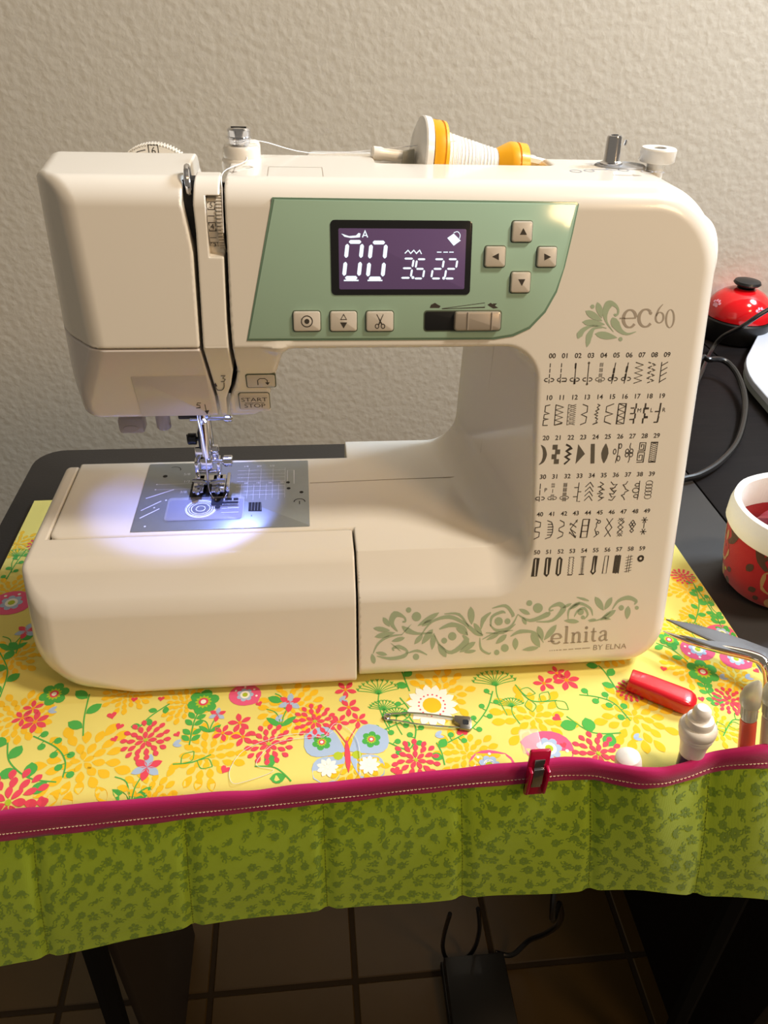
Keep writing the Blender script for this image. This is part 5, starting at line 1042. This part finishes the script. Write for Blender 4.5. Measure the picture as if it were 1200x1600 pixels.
# offset scissors resting in the pocket, blades over the mat
sc = thing('scissors', 'open steel scissors with a bent shank reaching over the mat corner', 'scissors', tuple(onz(1190, 1060, 4)))
def lift(px, py, z): return Vector(onz(px, py, z))
SCB = mat('blade_grey', '#6E6E70', .5, metal=.5); SCP = mat('polished_steel', '#DAD4C8', .1, metal=1.0)
def blade(name, outl, z0, th, m, zs=0.0):
    mb = MB(); P3 = [lift(px, py, z0+zs*(px-1040)/160) for px, py in outl]; n = len(P3)
    c_ = sum((q for q in P3), Vector())/n
    vs = [tuple(q) for q in P3]+[tuple(q-Vector((0, 0, th))) for q in P3]+[tuple(q+(c_-q)*.12+Vector((0, 0, .5))) for q in P3]
    fs = [(k, (k+1) % n, n+(k+1) % n, n+k) for k in range(n)]+[(k, (k+1) % n, 2*n+(k+1) % n, 2*n+k) for k in range(n)]+[tuple(2*n+k for k in range(n)), tuple(n+k for k in range(n))]
    mb.add(vs, fs); return mb.build(name, m, sc, smooth=25)
blade('blade', [(1041, 967), (1085, 975), (1120, 985), (1165, 1000), (1205, 1015), (1240, 1030), (1236, 1046), (1190, 1030), (1140, 1014), (1105, 998), (1075, 984)], 22, 1.2, SCB, 4)
lb = MB()
pts = [(1036, 986, .4, 21), (1050, 992, 1.3, 21), (1075, 1001, 2.4, 22), (1105, 1009, 3.2, 23), (1140, 1017, 3.7, 24), (1170, 1024, 3.9, 25), (1188, 1031, 3.9, 25.5), (1197, 1041, 3.8, 24), (1201, 1060, 3.6, 17), (1204, 1100, 3.4, 4)]
lb.tube([tuple(lift(a, b, z)) for a, b, r, z in pts]+[(272, -84, -5), (274, -88, -35)], [q[2] for q in pts]+[3.2, 3.2], 12, 4); lb.build('bent_shank_blade', SCP, sc, label='polished lower blade with bent shank')
blade('blade_inner', [(1062, 992), (1100, 1000), (1130, 1003), (1165, 1006), (1196, 1020), (1198, 1034), (1160, 1022), (1110, 1010)], 25.5, 1.0, SCB, 2)
mb = MB(); pv = lift(1225, 1032, 26); mb.lathe([(0, -2), (4, -2), (4, 2.4), (3, 3.2), (0, 3.4)], pv, (0, 0, 1), 20); mb.build('pivot_screw', SCP, sc)

# ------------------------------------------------------------------ right desk
# desk bell
bc_ = onz(1142, 522, 0); bx, by_ = float(bc_[0]), float(bc_[1])
bl = thing('desk_bell', 'glossy red call bell with pink paw prints on a black base near the wall', 'bell', (bx, by_, 0))
mb = MB(); mb.lathe([(0, 0), (46, 0), (47, 1.5), (47, 27), (45.5, 29), (0, 29)], (bx, by_, 0), (0, 0, 1), 56); mb.build('base', BLACKP, bl)
dome = [(0, 69), (9, 68.4), (18, 66.3), (27, 62.3), (35, 56), (40.5, 49), (43.6, 41), (44.6, 35), (44.8, 30), (43.5, 29.5)]
mb = MB(); mb.lathe(dome, (bx, by_, 0), (0, 0, 1), 56); dm = mb.build('dome', mat('bell_red', '#D8141C', .12, coat=.6), bl)
mb = MB(); mb.lathe([(0, 64), (11, 66), (12, 69), (9, 70), (9, 72), (16.5, 73), (18.5, 75), (17, 78), (10, 79.6), (0, 80)], (bx, by_, 0), (0, 0, 1), 32); mb.build('button', BLACKP, bl)
dz = [q[1] for q in dome][::-1]; dr = [q[0] for q in dome][::-1]
def paw(az, h):
    def fn(a, b, o):
        z = h+b*.75; r = float(np.interp(z, dz, dr))+o+.15; t = az+a/36; return (bx+r*math.cos(t), by_+r*math.sin(t), z+.15)
    p = Print(); p.circle((0, -1.6), 4.2, 0, 0, 14, 3.4); p.circle((-2.2, -3.4), 2.2); p.circle((2.2, -3.4), 2.2)
    for a, b in ((-5.2, 2), (-2, 5), (2, 5), (5.2, 2)): p.circle((a, b), 1.8, 0, 0, 10, 2.3)
    p.build('paw_print', [MATS.get('paw_pink') or mat('paw_pink', '#F3A7BC', .4)], fn, dm, off=.1, up=(0, 0, 1))
azc = math.atan2(-342-by_, -28-bx)
for a in (azc-.85, azc+.75, azc+2.3, azc-2.4, azc+3.9 if False else azc+3.14): paw(a, 48)
# cords
CORD = mat('black_cord', '#141416', .3, coat=.25)
cz_ = MB(); cz_.tube([(224, 150, 50), (250, 160, 42)]+[tuple(onz(px, py, z)) for px, py, z in ((1085, 572, 30), (1110, 562, 26), (1132, 564, 22), (1150, 582, 16), (1162, 612, 10), (1164, 645, 6), (1152, 690, 4.2), (1125, 722, 4.2), (1095, 741, 4.2), (1070, 748, 4.2), (1040, 752, 4.2))]+[(300, 262, 6), (262, 230, 30), (226, 162, 48)], 3.6, 10, 8)
tag(cz_.build('power_cord', CORD), 'thick black power cord looping on the desk beside the machine', 'cord')
c2 = MB(); c2.tube([tuple(onz(px, py, z)) for px, py, z in ((1070, 640, 3), (1095, 585, 3), (1112, 548, 5), (1128, 527, 22), (1160, 510, 46), (1190, 490, 64), (1240, 462, 84))], 3.0, 10, 8)
tag(c2.build('black_cable', CORD), 'black cable crossing in front of the red bell toward the upper right', 'cord')
# white rounded device
dv = thing('white_tray', 'flat white rounded-corner lid on the desk at the right edge', 'lid', (620, 520, 0))
k0_, k1_, k2_ = Vector(onz(1166, 575, 16)), Vector(onz(1205, 497, 16)), Vector(onz(1216, 640, 16))
cx_, cy_ = (k1_.x+k2_.x)/2+70, (k1_.y+k2_.y)/2-6
e1_ = (Vector(onz(1203, 500, 16))-Vector(onz(1164, 578, 16))); e2_ = (Vector(onz(1203, 622, 16))-Vector(onz(1164, 578, 16))); e1_.normalize(); e2_.normalize()
def dfn(a, b, h):
    return (k0_.x+a*e1_.x+b*e2_.x, k0_.y+a*e1_.y+b*e2_.y, h)
mb = MB(); mb.prism(rrect(-8, 200, -8, 200, 40, 8), dfn, 0, 9, 3); mb.build('tray_base', mat('tray_grey', '#9FA7A3', .4), dv)
mb = MB(); mb.prism(rrect(-12, 204, -12, 204, 44, 8), dfn, 9, 16, 2.5); mb.build('tray_top', mat('tray_white', '#C6CCD8', .3), dv)
# fabric basket
BXC, BYC = 353.5, 91.0
FRED = fabric('red_cotton', '#A9121D'); FCRM = fabric('cream_rim', '#F5F5F4'); P_BRN = fabric('print_brown', '#4E3022'); P_TAN = fabric('print_tan', '#B08A5C')
bk = thing('fabric_basket', 'red printed fabric basket with a thick white rolled rim', 'basket', (BXC, BYC, 0))
mb = MB(); mb.lathe([(0, 0), (35, 0), (38, 3), (42, 20), (46, 42), (48, 56), (48, 66), (46, 66), (43.5, 42), (36, 6), (0, 5)], (BXC, BYC, 0), (0, 0, 1), 56); body = mb.build('basket_body', FRED, bk)
mb = MB(); prof = [(47, 58), (49, 55), (51, 58), (51.4, 70), (50, 77), (47, 78.5), (44.6, 76), (44, 70), (44, 50), (46, 49)]
n = 56; pts, fs = [], []
for r, h in prof:
    for k in range(n):
        t = 2*math.pi*k/n; w = .6*math.sin(t*5)+.4*math.sin(t*9+1); pts.append((BXC+(r+w*.5)*math.cos(t), BYC+(r+w*.5)*math.sin(t), h+w*.6))
for i in range(len(prof)):
    for k in range(n): fs.append((i*n+k, i*n+(k+1) % n, ((i+1) % len(prof))*n+(k+1) % n, ((i+1) % len(prof))*n+k))
mb.add(pts, fs); mb.build('rolled_rim', FCRM, bk)
bz_, br_ = [0, 3, 20, 42, 56, 66], [36, 38, 42, 46, 48, 48]
azc = math.atan2(-342-BYC, -28-BXC)
def bfn(az):
    return lambda a, b, o: (BXC+(np.interp(b, bz_, br_)+o+.1)*math.cos(az+a/46), BYC+(np.interp(b, bz_, br_)+o+.1)*math.sin(az+a/46), b)
for az in (azc+.10, azc-1.2, azc+1.5, azc+2.9, azc-2.5):
    p = Print()                                       # a small round animal face with antlers
    p.poly([(12*math.cos(t)*(1+.08*math.cos(3*t)), 31+11*math.sin(t)-(3 if math.sin(t) < -.7 else 0)) for t in [2*math.pi*k/22 for k in range(22)]], 1, 1)
    for s in (-1, 1):
        p.leaf((s*4, 38), (s*6, 50), 5, 1, 1); p.stroke([(s*9, 40, 3), (s*15, 46, 6), (s*18, 54, 7), (s*20, 62, 3)], 1, 0, 0, 3); p.stroke([(s*15, 46, 3), (s*11, 54, 3)], 1, 0, 0); p.circle((s*4, 33), 1.2, 0, 2, 8)
    p.circle((3, 8), 5, 1, 1); p.leaf((14, 14), (20, 20), 5, 0, 0); p.leaf((-18, 12), (-12, 18), 6, 0, 0); p.circle((16, 5), 3.5, 0, 0, 8); p.leaf((-24, 30), (-20, 40), 6, 0, 0); p.circle((-10, 8), 2.5, 0); p.circle((10, 13), 1.8, 2)
    p.stroke([(6, 56), (6, 61), (16, 61), (16, 57), (6, 56)], .6, 3)
    p.build('printed_animal', [P_BRN, P_TAN, P_LIME, P_WHT], bfn(az), body, off=.15, up=(0, 0, 1) if False else (math.cos(az), math.sin(az), 0))
CL2 = mat('crinkled_clear_bag', '#EDE9EA', .12, trans=.75, ior=1.3); RDB = mat('dark_red_bag', '#7E1C2C', .3, coat=.3)
rb = random.Random(3)
def bag(nm, c, r, m, label, seed):
    bm = bmesh.new(); bmesh.ops.create_icosphere(bm, subdivisions=3, radius=1); rr = random.Random(seed); dirs = [Vector((rr.uniform(-1, 1), rr.uniform(-1, 1), rr.uniform(-1, 1))).normalized() for _ in range(14)]
    for v in bm.verts:
        f = 1-.28*max(abs(v.co.dot(d_))**6 for d_ in dirs)+.07*math.sin(v.co.x*9+seed)*math.cos(v.co.y*8); v.co = Vector((v.co.x*r[0], v.co.y*r[1], v.co.z*r[2]))*f
    mb = MB(); mb.bm(bm, c); tag(mb.build(nm, m, smooth=20), label, 'bag')
bag('plastic_bag', (BXC-6, BYC-11, 48), (22, 20, 17), CL2, 'crinkled clear plastic bag in the front of the red basket', 4)
bag('plastic_bag', (BXC+5, BYC+20, 46), (27, 18, 14), RDB, 'dark red packet at the back inside the red basket', 9)
# under the table
pd_ = thing('foot_pedal', 'black foot pedal on the tiled floor under the table', 'foot pedal', (178, 70, -739))
mb = MB(); mb.prism([(134, -6), (223, -6), (221, 113), (136, 113)], lambda a, b, h: (a, b, h+(113-b)*-.12), -722, -700, 4); mb.build('pedal_plate', BLACKP, pd_)
mb = MB(); mb.prism([(132, -10), (225, -10), (223, 117), (134, 117)], lambda a, b, h: (a, b, h), -739, -724, 3); mb.build('pedal_base', BLACKP, pd_)
def fz(px, py, z): return tuple(onz(px, py, z))
c3 = MB(); c3.tube([(212, 118, -715), fz(800, 1492, -715), fz(826, 1470, -690), fz(850, 1460, -650), fz(870, 1447, -600), fz(877, 1432, -540), fz(874, 1412, -480), fz(866, 1390, -420), (300, 300, -120), (310, 335, -40)], 3.6, 8, 8)
tag(c3.build('pedal_cord', CORD), 'black cord rising from the foot pedal to the table', 'cord')
c4 = MB(); c4.tube([fz(703, 1428, -560), fz(694, 1460, -640), fz(692, 1482, -700), fz(700, 1500, -730), fz(722, 1502, -733), fz(741, 1482, -700), fz(749, 1452, -640), fz(747, 1420, -560)], 3.0, 8, 8)
tag(c4.build('hanging_cable', CORD), 'thin black cable hanging in a loop behind the foot pedal', 'cord')
c5 = MB(); c5.tube([(222, 104, -728), fz(785, 1550, -734), fz(795, 1580, -734), fz(803, 1620, -734)], 3.0, 8, 6)
tag(c5.build('floor_cable', CORD), 'short black cable running forward beside the foot pedal', 'cord')
